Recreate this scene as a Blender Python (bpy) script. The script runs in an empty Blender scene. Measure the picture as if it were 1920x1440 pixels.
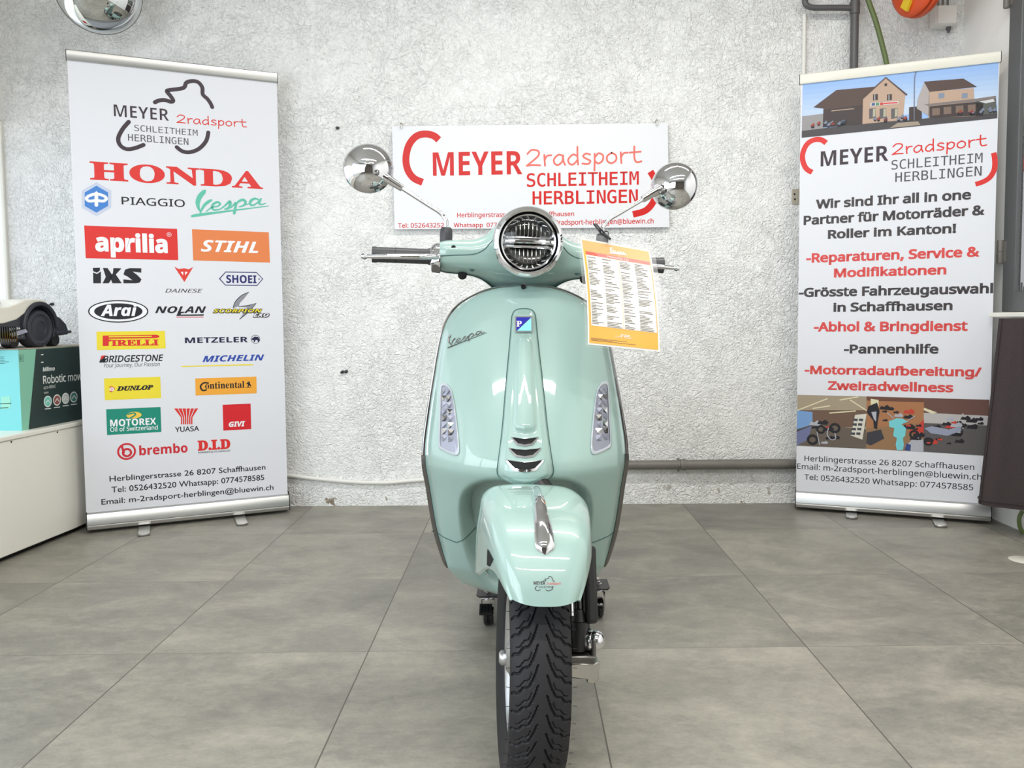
import bpy, math, os, random
import numpy as np
from mathutils import Vector, Matrix

random.seed(7)
rng = np.random.default_rng(7)
SC = bpy.context.scene
COL = SC.collection

# ------------------------------------------------------------------ camera
FPX, CX, CY = 1480.0, 960.0, 685.0
CAM = np.array([0.0, 0.0, 0.905])
PITCH, YAW, ROLL = math.atan(0.059), math.atan(18 / 1480), -0.0095
CAMR = Matrix.Rotation(YAW, 3, 'Z') @ Matrix.Rotation(math.pi / 2 - PITCH, 3, 'X') @ Matrix.Rotation(ROLL, 3, 'Z')
cd = bpy.data.cameras.new('camera')
cd.sensor_width = 36.0
cd.lens = FPX * 36.0 / 1920.0
cd.shift_y = (CY - 720.0) / 1920.0
cd.clip_start = 0.05
cam = bpy.data.objects.new('camera', cd)
COL.objects.link(cam)
cam.matrix_world = Matrix.Translation(CAM) @ CAMR.to_4x4()
SC.camera = cam
NR = np.array(CAMR)

# ------------------------------------------------------------------ world, lights, exposure
SC.view_settings.view_transform = 'Standard'
SC.view_settings.look = 'None'
SC.view_settings.gamma = 1.0
SC.view_settings.use_curve_mapping = False
SC.view_settings.exposure = 0.20
W = bpy.data.worlds.new('daylight')
SC.world = W
W.use_nodes = True
bg = W.node_tree.nodes['Background']
bg.inputs[0].default_value = (0.86, 0.93, 1.0, 1)
bg.inputs[1].default_value = 1.05
SC.cycles.use_denoising = True
SC.cycles.max_bounces = 10
SC.cycles.diffuse_bounces = 5
SC.cycles.glossy_bounces = 5
SC.cycles.sample_clamp_indirect = 8.0


def area(name, loc, target, sx, sy, power, color=(1, 1, 1)):
    ld = bpy.data.lights.new(name, 'AREA')
    ld.shape = 'RECTANGLE'
    ld.size, ld.size_y, ld.energy, ld.color = sx, sy, power, color
    o = bpy.data.objects.new(name, ld)
    COL.objects.link(o)
    o.location = loc
    d = Vector(target) - Vector(loc)
    o.rotation_euler = d.to_track_quat('-Z', 'Y').to_euler()
    return o


# daylight through the windows on the left, ceiling tubes, one of them added as fill
area('left_shop_window_daylight', (-2.42, -1.3, 1.55), (0.6, 1.6, 0.8), 3.9, 2.0, 100, (0.83, 0.925, 1.0))
area('left_window_daylight', (-2.44, 2.2, 1.25), (0.6, 2.6, 0.9), 2.6, 1.15, 9, (0.83, 0.925, 1.0))
area('ceiling_tube_front', (0.0, 0.10, 2.86), (0.0, 0.11, 0.0), 2.4, 0.06, 31, (1.0, 0.98, 0.94))
area('ceiling_tube_back', (0.45, 2.05, 2.86), (0.45, 2.06, 0.0), 2.4, 0.08, 40, (1.0, 0.98, 0.94))
area('added_fill_tube', (0.1, -1.1, 2.86), (0.1, -1.09, 0.0), 2.4, 0.06, 42, (1.0, 0.97, 0.92))  # added fill tube, keeps the scooter front and tyre from going dark


def ray(x, y):
    return NR @ np.array([(x - CX) / FPX, -(y - CY) / FPX, -1.0])


def at_y(x, y, Y):
    d = ray(x, y)
    return CAM + d * (Y - CAM[1]) / d[1]


def on_plane(x, y, p0, n):
    d = ray(x, y)
    return CAM + d * (np.dot(np.array(p0) - CAM, n) / np.dot(d, n))


# ------------------------------------------------------------------ materials
def lin(c):
    c = [v / 255.0 for v in c]
    return tuple(v / 12.92 if v <= 0.04045 else ((v + 0.055) / 1.055) ** 2.4 for v in c)


def mat(name, rgb, rough=0.5, metal=0.0, coat=0.0, spec=0.5, coat_rough=0.03):
    m = bpy.data.materials.new(name)
    m.use_nodes = True
    b = m.node_tree.nodes['Principled BSDF']
    b.inputs['Base Color'].default_value = lin(rgb) + (1,)
    b.inputs['Roughness'].default_value = rough
    b.inputs['Metallic'].default_value = metal
    b.inputs['Coat Weight'].default_value = coat
    b.inputs['Coat Roughness'].default_value = coat_rough
    b.inputs['Specular IOR Level'].default_value = spec
    return m


def N(nt, kind, **kw):
    n = nt.nodes.new(kind)
    for k, v in kw.items():
        if k in n.inputs.keys():
            n.inputs[k].default_value = v
        else:
            setattr(n, k, v)
    return n


def mathn(nt, op, a, b=None, c=None):
    n = nt.nodes.new('ShaderNodeMath')
    n.operation = op
    for i, v in enumerate((a, b, c)):
        if v is None:
            continue
        if isinstance(v, (int, float)):
            n.inputs[i].default_value = v
        else:
            nt.links.new(v, n.inputs[i])
    return n.outputs[0]


def mixc(nt, fac, a, b):
    n = nt.nodes.new('ShaderNodeMix')
    n.data_type = 'RGBA'
    for i, v in ((0, fac), (6, a), (7, b)):
        if isinstance(v, (tuple, float, int)):
            n.inputs[i].default_value = v
        else:
            nt.links.new(v, n.inputs[i])
    return n.outputs[2]


def ramp(nt, fac, stops):
    n = nt.nodes.new('ShaderNodeValToRGB')
    el = n.color_ramp.elements
    while len(el) > 2:
        el.remove(el[-1])
    for i, (p, c) in enumerate(stops):
        e = el[i] if i < 2 else el.new(p)
        e.position = p
        e.color = (c, c, c, 1) if isinstance(c, float) else tuple(c) + (1,)
    nt.links.new(fac, n.inputs[0])
    return n.outputs[0]


def noise(nt, vec, scale, detail=4.0, rough=0.55, dist=0.0):
    n = N(nt, 'ShaderNodeTexNoise', Scale=scale, Detail=detail, Roughness=rough, Distortion=dist)
    nt.links.new(vec, n.inputs['Vector'])
    return n.outputs['Fac']


def plaster(name, rgb, strength=1.0, dist=0.017):
    """rough trowelled white roughcast: worm-like ridges of about a centimetre over larger trowel sweeps"""
    m = mat(name, rgb, 0.85, spec=0.25)
    nt = m.node_tree
    b = nt.nodes['Principled BSDF']
    geo = nt.nodes.new('ShaderNodeTexCoord').outputs['Object']
    warp = N(nt, 'ShaderNodeTexNoise', Scale=9.0, Detail=3.0)
    nt.links.new(geo, warp.inputs['Vector'])
    vm = nt.nodes.new('ShaderNodeVectorMath')
    vm.operation = 'MULTIPLY_ADD'
    nt.links.new(warp.outputs['Color'], vm.inputs[0])
    vm.inputs[1].default_value = (0.07, 0.07, 0.07)
    nt.links.new(geo, vm.inputs[2])
    p = vm.outputs[0]
    a = noise(nt, p, 62.0, 3.0, 0.5, 0.5)
    ridge = mathn(nt, 'SUBTRACT', 1.0, mathn(nt, 'MULTIPLY', mathn(nt, 'ABSOLUTE', mathn(nt, 'SUBTRACT', a, 0.5)), 4.0))
    big = noise(nt, geo, 4.0, 4.0, 0.6, 0.4)
    mask = ramp(nt, noise(nt, geo, 2.3, 3.0, 0.55), [(0.36, 0.55), (0.56, 1.0)])
    fine = noise(nt, p, 120.0, 2.0)
    h = mathn(nt, 'ADD', mathn(nt, 'MULTIPLY', mathn(nt, 'MULTIPLY', ridge, mask), 0.34), mathn(nt, 'ADD', mathn(nt, 'MULTIPLY', big, 0.9), mathn(nt, 'MULTIPLY', fine, 0.42)))
    bp = N(nt, 'ShaderNodeBump', Strength=strength, Distance=dist)
    nt.links.new(h, bp.inputs['Height'])
    nt.links.new(bp.outputs[0], b.inputs['Normal'])
    stain = ramp(nt, noise(nt, geo, 1.6, 6.0, 0.65), [(0.30, 0.0), (0.75, 1.0)])
    c0 = lin(rgb)
    nt.links.new(mixc(nt, stain, tuple(v * f for v, f in zip(c0, (0.955, 0.95, 0.935))) + (1,), c0 + (1,)), b.inputs['Base Color'])
    return m


def floor_material():
    m = mat('grey_stone_vinyl', (150, 150, 148), 0.42, spec=0.45)
    nt = m.node_tree
    b = nt.nodes['Principled BSDF']
    geo = nt.nodes.new('ShaderNodeTexCoord').outputs['Object']
    sep = nt.nodes.new('ShaderNodeSeparateXYZ')
    nt.links.new(geo, sep.inputs[0])
    X, Y = sep.outputs[0], sep.outputs[1]
    gx = mathn(nt, 'DIVIDE', mathn(nt, 'ADD', X, 0.426 + 6.0), 0.6)
    gy = mathn(nt, 'DIVIDE', mathn(nt, 'ADD', mathn(nt, 'MULTIPLY_ADD', X, -0.016, Y), 6.0 - 2.112), 0.6)
    ix, iy = mathn(nt, 'FLOOR', gx), mathn(nt, 'FLOOR', gy)
    fx, fy = mathn(nt, 'FRACT', gx), mathn(nt, 'FRACT', gy)
    comb = nt.nodes.new('ShaderNodeCombineXYZ')
    nt.links.new(ix, comb.inputs[0])
    nt.links.new(iy, comb.inputs[1])
    wn = nt.nodes.new('ShaderNodeTexWhiteNoise')
    wn.noise_dimensions = '3D'
    nt.links.new(comb.outputs[0], wn.inputs['Vector'])
    tile = wn.outputs['Value']
    off = nt.nodes.new('ShaderNodeVectorMath')
    off.operation = 'MULTIPLY_ADD'
    nt.links.new(wn.outputs['Color'], off.inputs[0])
    off.inputs[1].default_value = (9, 9, 9)
    mp = nt.nodes.new('ShaderNodeMapping')
    mp.inputs['Scale'].default_value = (1.0, 1.6, 1.0)
    nt.links.new(geo, mp.inputs[0])
    nt.links.new(mp.outputs[0], off.inputs[2])
    p = off.outputs[0]
    n1 = noise(nt, p, 3.2, 8.0, 0.62, 0.5)
    n2 = noise(nt, p, 26.0, 6.0, 0.68, 0.3)
    n3 = noise(nt, p, 110.0, 3.0, 0.6)
    v = mathn(nt, 'ADD', mathn(nt, 'MULTIPLY', n1, 0.55), mathn(nt, 'ADD', mathn(nt, 'MULTIPLY', n2, 0.35), mathn(nt, 'MULTIPLY', n3, 0.15)))
    v = mathn(nt, 'ADD', v, mathn(nt, 'MULTIPLY', mathn(nt, 'SUBTRACT', tile, 0.5), 0.10))
    c = ramp(nt, v, [(0.30, lin((98, 97, 92))), (0.50, lin((131, 128, 119))), (0.74, lin((167, 162, 149)))])
    jx = mathn(nt, 'LESS_THAN', mathn(nt, 'ABSOLUTE', mathn(nt, 'SUBTRACT', fx, 0.5)), 0.4972)
    jy = mathn(nt, 'LESS_THAN', mathn(nt, 'ABSOLUTE', mathn(nt, 'SUBTRACT', fy, 0.5)), 0.4988)
    joint = mathn(nt, 'MULTIPLY', jx, jy)
    c2 = mixc(nt, mathn(nt, 'SUBTRACT', 1.0, joint), c, lin((84, 80, 74)) + (1,))
    nt.links.new(c2, b.inputs['Base Color'])
    rr = ramp(nt, n2, [(0.3, 0.36), (0.7, 0.52)])
    nt.links.new(rr, b.inputs['Roughness'])
    bp = N(nt, 'ShaderNodeBump', Strength=0.25, Distance=0.002)
    nt.links.new(mathn(nt, 'ADD', n2, mathn(nt, 'MULTIPLY', joint, 0.5)), bp.inputs['Height'])
    nt.links.new(bp.outputs[0], b.inputs['Normal'])
    return m


def clear(name, tint=(1, 1, 1), haze=0.0, rough=0.0, ior=1.45):
    """thin clear sheet: transparent with a Fresnel reflection"""
    m = bpy.data.materials.new(name)
    m.use_nodes = True
    nt = m.node_tree
    nt.nodes.clear()
    out = nt.nodes.new('ShaderNodeOutputMaterial')
    tr = nt.nodes.new('ShaderNodeBsdfTransparent')
    tr.inputs[0].default_value = tuple(tint) + (1,)
    gl = nt.nodes.new('ShaderNodeBsdfGlossy')
    gl.inputs['Roughness'].default_value = rough
    fr = N(nt, 'ShaderNodeFresnel', IOR=ior)
    bf = nt.nodes.new('ShaderNodeNewGeometry').outputs['Backfacing']
    nt.links.new(mathn(nt, 'MULTIPLY_ADD', bf, 1.0 / ior - ior, ior), fr.inputs['IOR'])
    mx = nt.nodes.new('ShaderNodeMixShader')
    base = tr.outputs[0]
    if haze:
        df = nt.nodes.new('ShaderNodeBsdfDiffuse')
        df.inputs[0].default_value = (0.8, 0.8, 0.8, 1)
        hz = nt.nodes.new('ShaderNodeMixShader')
        hz.inputs[0].default_value = haze
        nt.links.new(tr.outputs[0], hz.inputs[1])
        nt.links.new(df.outputs[0], hz.inputs[2])
        base = hz.outputs[0]
    nt.links.new(fr.outputs[0], mx.inputs[0])
    nt.links.new(base, mx.inputs[1])
    nt.links.new(gl.outputs[0], mx.inputs[2])
    nt.links.new(mx.outputs[0], out.inputs[0])
    return m


def noisy(m, scale, amount, bump=0.0):
    """gives a plain material a faint procedural unevenness"""
    nt = m.node_tree
    b = nt.nodes['Principled BSDF']
    geo = nt.nodes.new('ShaderNodeTexCoord').outputs['Object']
    n = noise(nt, geo, scale, 4.0)
    c = tuple(b.inputs['Base Color'].default_value)
    dk = tuple(v * (1 - amount) for v in c[:3]) + (1,)
    nt.links.new(mixc(nt, n, dk, c), b.inputs['Base Color'])
    if bump:
        bp = N(nt, 'ShaderNodeBump', Strength=0.6, Distance=bump)
        nt.links.new(n, bp.inputs['Height'])
        nt.links.new(bp.outputs[0], b.inputs['Normal'])
    return m


M = {}
M['plaster'] = plaster('white_roughcast', (249, 249, 248))
M['plaster_soft'] = plaster('white_smooth_plaster', (242, 241, 238), 0.18, 0.006)
M['ceiling'] = noisy(mat('ceiling_grey', (196, 193, 187), 0.9), 2.0, 0.12)
M['dim_wall'] = noisy(mat('brown_grey_wall', (112, 104, 96), 0.85), 1.5, 0.3)
M['floor'] = floor_material()
M['paint'] = mat('mint_paint', (150, 177, 170), 0.32, coat=1.0, spec=0.4)
M['chrome'] = mat('chrome', (225, 225, 228), 0.05, metal=1.0)
M['satin'] = mat('satin_aluminium', (196, 196, 194), 0.32, metal=1.0)
M['alloy'] = mat('silver_alloy', (190, 190, 192), 0.28, metal=0.9)
M['steel'] = mat('bright_steel', (200, 198, 192), 0.22, metal=1.0)
M['rubber'] = noisy(mat('black_rubber', (38, 37, 40), 0.62, spec=0.35), 60, 0.25)
M['black'] = mat('black_plastic', (26, 26, 28), 0.4)
M['black_gloss'] = mat('black_gloss', (14, 14, 17), 0.12, coat=0.6)
M['hole'] = mat('black_recess', (8, 8, 9), 0.8)
M['dark_grey'] = mat('dark_grey_plastic', (56, 56, 60), 0.45)
M['trim'] = mat('grey_rim_trim', (120, 118, 116), 0.25, metal=0.9)
M['seam'] = mat('seam_shadow', (62, 92, 90), 0.7)
M['print_white'] = mat('printed_film_white', (224, 225, 231), 0.45, spec=0.35)
M['board_white'] = mat('sign_board_white', (228, 229, 233), 0.3, spec=0.5)
M['white_gloss'] = mat('white_lacquer', (238, 236, 226), 0.35)
M['white_plastic'] = mat('white_plastic', (232, 229, 216), 0.3, coat=0.3)
M['cardboard'] = mat('cardboard_edge', (176, 168, 152), 0.85)
M['conduit'] = noisy(mat('grey_painted_pipe', (122, 118, 112), 0.45), 14, 0.25)
M['conduit_dark'] = noisy(mat('dark_grey_painted_pipe', (92, 91, 92), 0.42), 14, 0.2)
M['white_pipe'] = mat('white_painted_pipe', (230, 228, 222), 0.5)
M['orange_plastic'] = noisy(mat('orange_plastic', (222, 82, 34), 0.38), 8, 0.15)
M['yellow_label'] = mat('yellow_label', (225, 190, 40), 0.5)
M['hose_green'] = mat('green_hose', (98, 114, 64), 0.45)
M['cloth_dark'] = noisy(mat('dark_taupe_cloth', (74, 66, 66), 0.9, spec=0.15), 160, 0.3, 0.001)
M['door_grey'] = mat('dark_grey_door_paint', (92, 93, 94), 0.4)
M['clear'] = clear('clear_lens')
M['laminate'] = clear('clear_laminate', (0.97, 0.97, 0.97), 0.12, 0.3)
M['mirror'] = mat('mirror_silver', (205, 208, 208), 0.02, metal=1.0)


def ink(name, rgb, rough=0.45):
    key = 'ink_' + name
    if key not in M:
        M[key] = mat(key, rgb, rough, spec=0.35)
    return key


# ------------------------------------------------------------------ mesh building
def unit(v):
    v = np.array(v, float)
    return v / np.linalg.norm(v)


def world_matrix(o):
    m = o.matrix_basis.copy()
    while o.parent is not None:
        o = o.parent
        m = o.matrix_basis @ m
    return m


class MB:
    def __init__(s):
        s.v, s.f, s.m, s.mats = [], [], [], []

    def slot(s, key):
        if key not in s.mats:
            s.mats.append(key)
        return s.mats.index(key)

    def add(s, vs, fs, key='paint'):
        o = len(s.v)
        k = s.slot(key)
        s.v.extend(tuple(float(c) for c in p) for p in vs)
        for f in fs:
            s.f.append(tuple(i + o for i in f))
            s.m.append(k)

    def box(s, c, size, key, rot=None):
        hx, hy, hz = [d / 2 for d in size]
        P = np.array([[x, y, z] for x in (-hx, hx) for y in (-hy, hy) for z in (-hz, hz)])
        if rot is not None:
            P = P @ np.array(rot).T
        s.add(P + np.array(c), [(0, 1, 3, 2), (4, 6, 7, 5), (0, 4, 5, 1), (2, 3, 7, 6), (0, 2, 6, 4), (1, 5, 7, 3)], key)

    def grid(s, P, key, cu=False, cv=False, flip=False):
        n, m = P.shape[:2]
        fs = []
        for i in range(n if cu else n - 1):
            for j in range(m if cv else m - 1):
                a, b = i * m + j, i * m + (j + 1) % m
                c, d = ((i + 1) % n) * m + (j + 1) % m, ((i + 1) % n) * m + j
                fs.append((a, d, c, b) if flip else (a, b, c, d))
        s.add(P.reshape(-1, 3), fs, key)

    def loft(s, rings, key, caps=True, cu=False):
        P = np.array(rings, float)
        s.grid(P, key, cu=cu, cv=True)
        if caps and not cu:
            n, m = P.shape[:2]
            s.add(P[0], [tuple(range(m - 1, -1, -1))], key)
            s.add(P[-1], [tuple(range(m))], key)

    def tube(s, pts, r, key, seg=10, caps=True, closed=False, flat=1.0, up=None):
        pts = [np.array(p, float) for p in pts]
        n = len(pts)
        r = [r] * n if np.isscalar(r) else list(r)
        T = []
        for i in range(n):
            a = pts[(i - 1) % n] if (closed or i > 0) else pts[i]
            b = pts[(i + 1) % n] if (closed or i < n - 1) else pts[i]
            T.append(unit(b - a))
        u = np.array(up, float) if up is not None else (np.array([0, 0, 1.0]) if abs(T[0][2]) < 0.9 else np.array([1.0, 0, 0]))
        rings = []
        for i in range(n):
            if up is not None:
                u = np.array(up, float)
            u = u - T[i] * np.dot(u, T[i])
            u = unit(u)
            w = np.cross(T[i], u)
            rings.append([pts[i] + r[i] * (math.cos(a) * w + flat * math.sin(a) * u) for a in np.linspace(0, 2 * math.pi, seg, endpoint=False)])
        s.loft(rings, key, caps=caps, cu=closed)

    def lathe(s, prof, origin, axis, key, seg=32, caps=True, squash=None):
        ax = unit(axis)
        u = np.array([1.0, 0, 0]) if abs(ax[0]) < 0.9 else np.array([0, 0, 1.0])
        u = unit(u - ax * np.dot(u, ax))
        w = np.cross(ax, u)
        o = np.array(origin, float)
        rings = [[o + ax * a + r * (math.cos(t) * u + math.sin(t) * w) for t in np.linspace(0, 2 * math.pi, seg, endpoint=False)] for r, a in prof]
        s.loft(rings, key, caps=caps)

    def prism(s, poly, off, key):
        """closed prism: 3D polygon extruded along the vector off"""
        P = [np.array(p, float) for p in poly]
        Q = [p + np.array(off) for p in P]
        n = len(P)
        s.add(P + Q, [tuple(range(n - 1, -1, -1)), tuple(range(n, 2 * n))] + [(i, (i + 1) % n, n + (i + 1) % n, n + i) for i in range(n)], key)

    def face(s, poly, key):
        s.add(poly, [tuple(range(len(poly)))], key)

    def build(s, name, parent=None, xf=None, smooth=True, angle=38, bevel=0.0, world=False, seg=2):
        me = bpy.data.meshes.new(name)
        V = np.array(s.v)
        if xf is not None:
            V = xf(V)
        if parent is not None and world:
            mi = np.array(world_matrix(parent).inverted())
            V = V @ mi[:3, :3].T + mi[:3, 3]
        me.from_pydata(V.tolist(), [], s.f)
        for k in s.mats:
            me.materials.append(M[k])
        me.polygons.foreach_set('material_index', s.m)
        me.update()
        if smooth:
            me.shade_smooth()
            me.set_sharp_from_angle(angle=math.radians(angle))
        o = bpy.data.objects.new(name, me)
        COL.objects.link(o)
        if parent is not None:
            o.parent = parent
        if bevel:
            md = o.modifiers.new('bevel', 'BEVEL')
            md.width, md.segments, md.limit_method = bevel, seg, 'ANGLE'
        return o


def tag(o, label=None, cat=None, group=None, kind=None):
    for k, v in (('label', label), ('category', cat), ('group', group), ('kind', kind)):
        if v:
            o[k] = v
    return o


def thing(name, loc, label, cat, group=None, rotz=0.0):
    o = bpy.data.objects.new(name, None)
    COL.objects.link(o)
    o.empty_display_size = 0.1
    o.location = loc
    o.rotation_euler = (0, 0, rotz)
    return tag(o, label, cat, group)


def catmull(pts, n=8, closed=False):
    P = np.array(pts, float)
    out = []
    m = len(P)
    for i in range(m if closed else m - 1):
        if closed:
            a, b, c, d = P[(i - 1) % m], P[i], P[(i + 1) % m], P[(i + 2) % m]
        else:
            a, b, c, d = P[max(i - 1, 0)], P[i], P[i + 1], P[min(i + 2, m - 1)]
        for t in np.linspace(0, 1, n, endpoint=False):
            out.append(0.5 * (2 * b + (c - a) * t + (2 * a - 5 * b + 4 * c - d) * t ** 2 + (3 * b - a - 3 * c + d) * t ** 3))
    if not closed:
        out.append(P[-1])
    return np.array(out)


def smoothstep(a, b, x):
    t = np.clip((x - a) / (b - a), 0, 1)
    return t * t * (3 - 2 * t)


def table(xs, ys, sigma):
    """smoothed interpolation through a short table"""
    g = np.linspace(xs[0], xs[-1], 600)
    y = np.interp(g, xs, ys)
    step = g[1] - g[0]
    k = np.arange(-int(4 * sigma / step) - 1, int(4 * sigma / step) + 2)
    w = np.exp(-0.5 * (k * step / sigma) ** 2)
    w /= w.sum()
    h = len(k) // 2
    left = 2 * y[0] - y[1:h + 1][::-1]
    right = 2 * y[-1] - y[-h - 1:-1][::-1]
    ys2 = np.convolve(np.concatenate([left, y, right]), w, 'valid')
    return lambda q: np.interp(q, g, ys2)


def sdf(poly, X, Z):
    """signed distance, positive inside"""
    P = np.array(poly, float)
    d = np.full(X.shape, 1e9)
    ins = np.zeros(X.shape, bool)
    for i in range(len(P)):
        a, b = P[i], P[(i + 1) % len(P)]
        e = b - a
        t = np.clip(((X - a[0]) * e[0] + (Z - a[1]) * e[1]) / max(np.dot(e, e), 1e-12), 0, 1)
        d = np.minimum(d, np.hypot(X - a[0] - t * e[0], Z - a[1] - t * e[1]))
        if abs(b[1] - a[1]) > 1e-12:
            c = ((a[1] > Z) != (b[1] > Z)) & (X < (b[0] - a[0]) * (Z - a[1]) / (b[1] - a[1]) + a[0])
            ins ^= c
    return np.where(ins, d, -d)


# ------------------------------------------------------------------ lettering
FD = os.path.join(bpy.utils.resource_path('LOCAL'), 'datafiles', 'fonts')


def load_font(fn):
    try:
        return bpy.data.fonts.load(os.path.join(FD, fn))
    except Exception:
        return None


F_SANS = load_font('NotoSansHebrew-Regular.woff2')
F_MONO = load_font('DejaVuSansMono.woff2')
F_MATH = load_font('NotoSansMath-Regular.woff2')
MATH = {'serif': (0x1D400, 0x1D41A, 0x1D7CE), 'serif_it': (0x1D468, 0x1D482, None), 'sans': (0x1D5D4, 0x1D5EE, 0x1D7EC),
        'sans_it': (0x1D63C, 0x1D656, 0x1D7EC), 'script': (0x1D4D0, 0x1D4EA, None)}
_tc = {}


def glyphs(text, font='inter', bold=0.0, spacing=1.0):
    """2D outline mesh of a line of text"""
    k = (text, font, bold, spacing)
    if k in _tc:
        return _tc[k]
    cu = bpy.data.curves.new('lettering', 'FONT')
    f = {'inter': F_SANS, 'mono': F_MONO, 'round': None}.get(font, F_MATH)
    t = text
    if font in MATH and f is not None:
        up, lo, dg = MATH[font]
        t = ''.join(chr(up + ord(c) - 65) if 'A' <= c <= 'Z' else chr(lo + ord(c) - 97) if 'a' <= c <= 'z' else chr(dg + ord(c) - 48) if c.isdigit() and dg else c for c in text)
    if f is not None:
        cu.font = f
    cu.body = t
    cu.resolution_u = 3
    cu.space_character = spacing
    ob = bpy.data.objects.new('lettering', cu)
    COL.objects.link(ob)
    bpy.context.view_layer.update()
    dg = bpy.context.evaluated_depsgraph_get()
    me = bpy.data.meshes.new_from_object(ob.evaluated_get(dg))
    V = np.array([v.co[:2] for v in me.vertices]).reshape(-1, 2)
    Fs = [tuple(p.vertices) for p in me.polygons]
    if bold and len(V):
        # heavier weight: every outline corner pushed outwards
        eds = {}
        for fc in Fs:
            ar = sum(V[fc[q - 1]][0] * V[fc[q]][1] - V[fc[q]][0] * V[fc[q - 1]][1] for q in range(len(fc)))
            fc = fc if ar > 0 else fc[::-1]
            for q in range(len(fc)):
                a, b = fc[q - 1], fc[q]
                if (b, a) in eds:
                    del eds[(b, a)]
                else:
                    eds[(a, b)] = 1
        acc = {}
        for a, b in eds:
            d = V[b] - V[a]
            l = math.hypot(*d)
            if l > 1e-7:
                for q in (a, b):
                    acc.setdefault(q, []).append(np.array([d[1], -d[0]]) / l)
        V = V.copy()
        for q, ns in acc.items():
            m_ = np.mean(ns, 0)
            l2 = max(float(np.dot(m_, m_)), 0.35)
            V[q] += m_ / l2 * bold
    bpy.data.objects.remove(ob)
    bpy.data.curves.remove(cu)
    bpy.data.meshes.remove(me)
    _tc[k] = (V, Fs)
    return _tc[k]


def ribbon(pts, w, caps=True):
    """flat stroke of full width w along a 2D polyline, round ends"""
    P = np.array(pts, float)
    n = len(P)
    ww = np.full(n, w / 2.0) if np.isscalar(w) else np.array(w) / 2.0
    L, Rr = [], []
    for i in range(n):
        d = P[min(i + 1, n - 1)] - P[max(i - 1, 0)]
        d = d / (np.linalg.norm(d) + 1e-12)
        nn = np.array([-d[1], d[0]])
        L.append(P[i] + nn * ww[i])
        Rr.append(P[i] - nn * ww[i])
    V = L + Rr
    Fs = [(i, n + i, n + i + 1, i + 1) for i in range(n - 1)]
    if caps:
        for e, dirn in ((0, P[0] - P[1]), (n - 1, P[-1] - P[-2])):
            a0 = math.atan2(dirn[1], dirn[0])
            o = len(V)
            V += [P[e] + ww[e] * np.array([math.cos(a), math.sin(a)]) for a in np.linspace(a0 - math.pi / 2, a0 + math.pi / 2, 9)]
            Fs.append(tuple(range(o, o + 9)))
    return np.array(V), Fs


def disc2(c, rx, ry=None, n=40):
    ry = rx if ry is None else ry
    return [(c[0] + rx * math.cos(a), c[1] + ry * math.sin(a)) for a in np.linspace(0, 2 * math.pi, n, endpoint=False)]


def script_strokes(n=6):
    for pts, ws in SCRIPT:
        P = catmull(pts, n)
        yield P, np.interp(np.linspace(0, 1, len(P)), np.linspace(0, 1, len(ws)), ws)


class Sheet:
    """a flat printed surface in the room: maps sheet coordinates (a along, b up, lift off) to points"""

    def __init__(s, origin, u, v):
        s.o, s.u, s.v = np.array(origin, float), unit(u), unit(v)
        s.n = unit(np.cross(s.u, s.v))

    def uv(s, p):
        """photo measurement -> sheet coordinates"""
        q = on_plane(p[0], p[1], s.o, s.n) - s.o
        return np.array([np.dot(q, s.u), np.dot(q, s.v)])

    def p3(s, ab, lift=0.0):
        return s.o + s.u * ab[0] + s.v * ab[1] + s.n * lift


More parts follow.
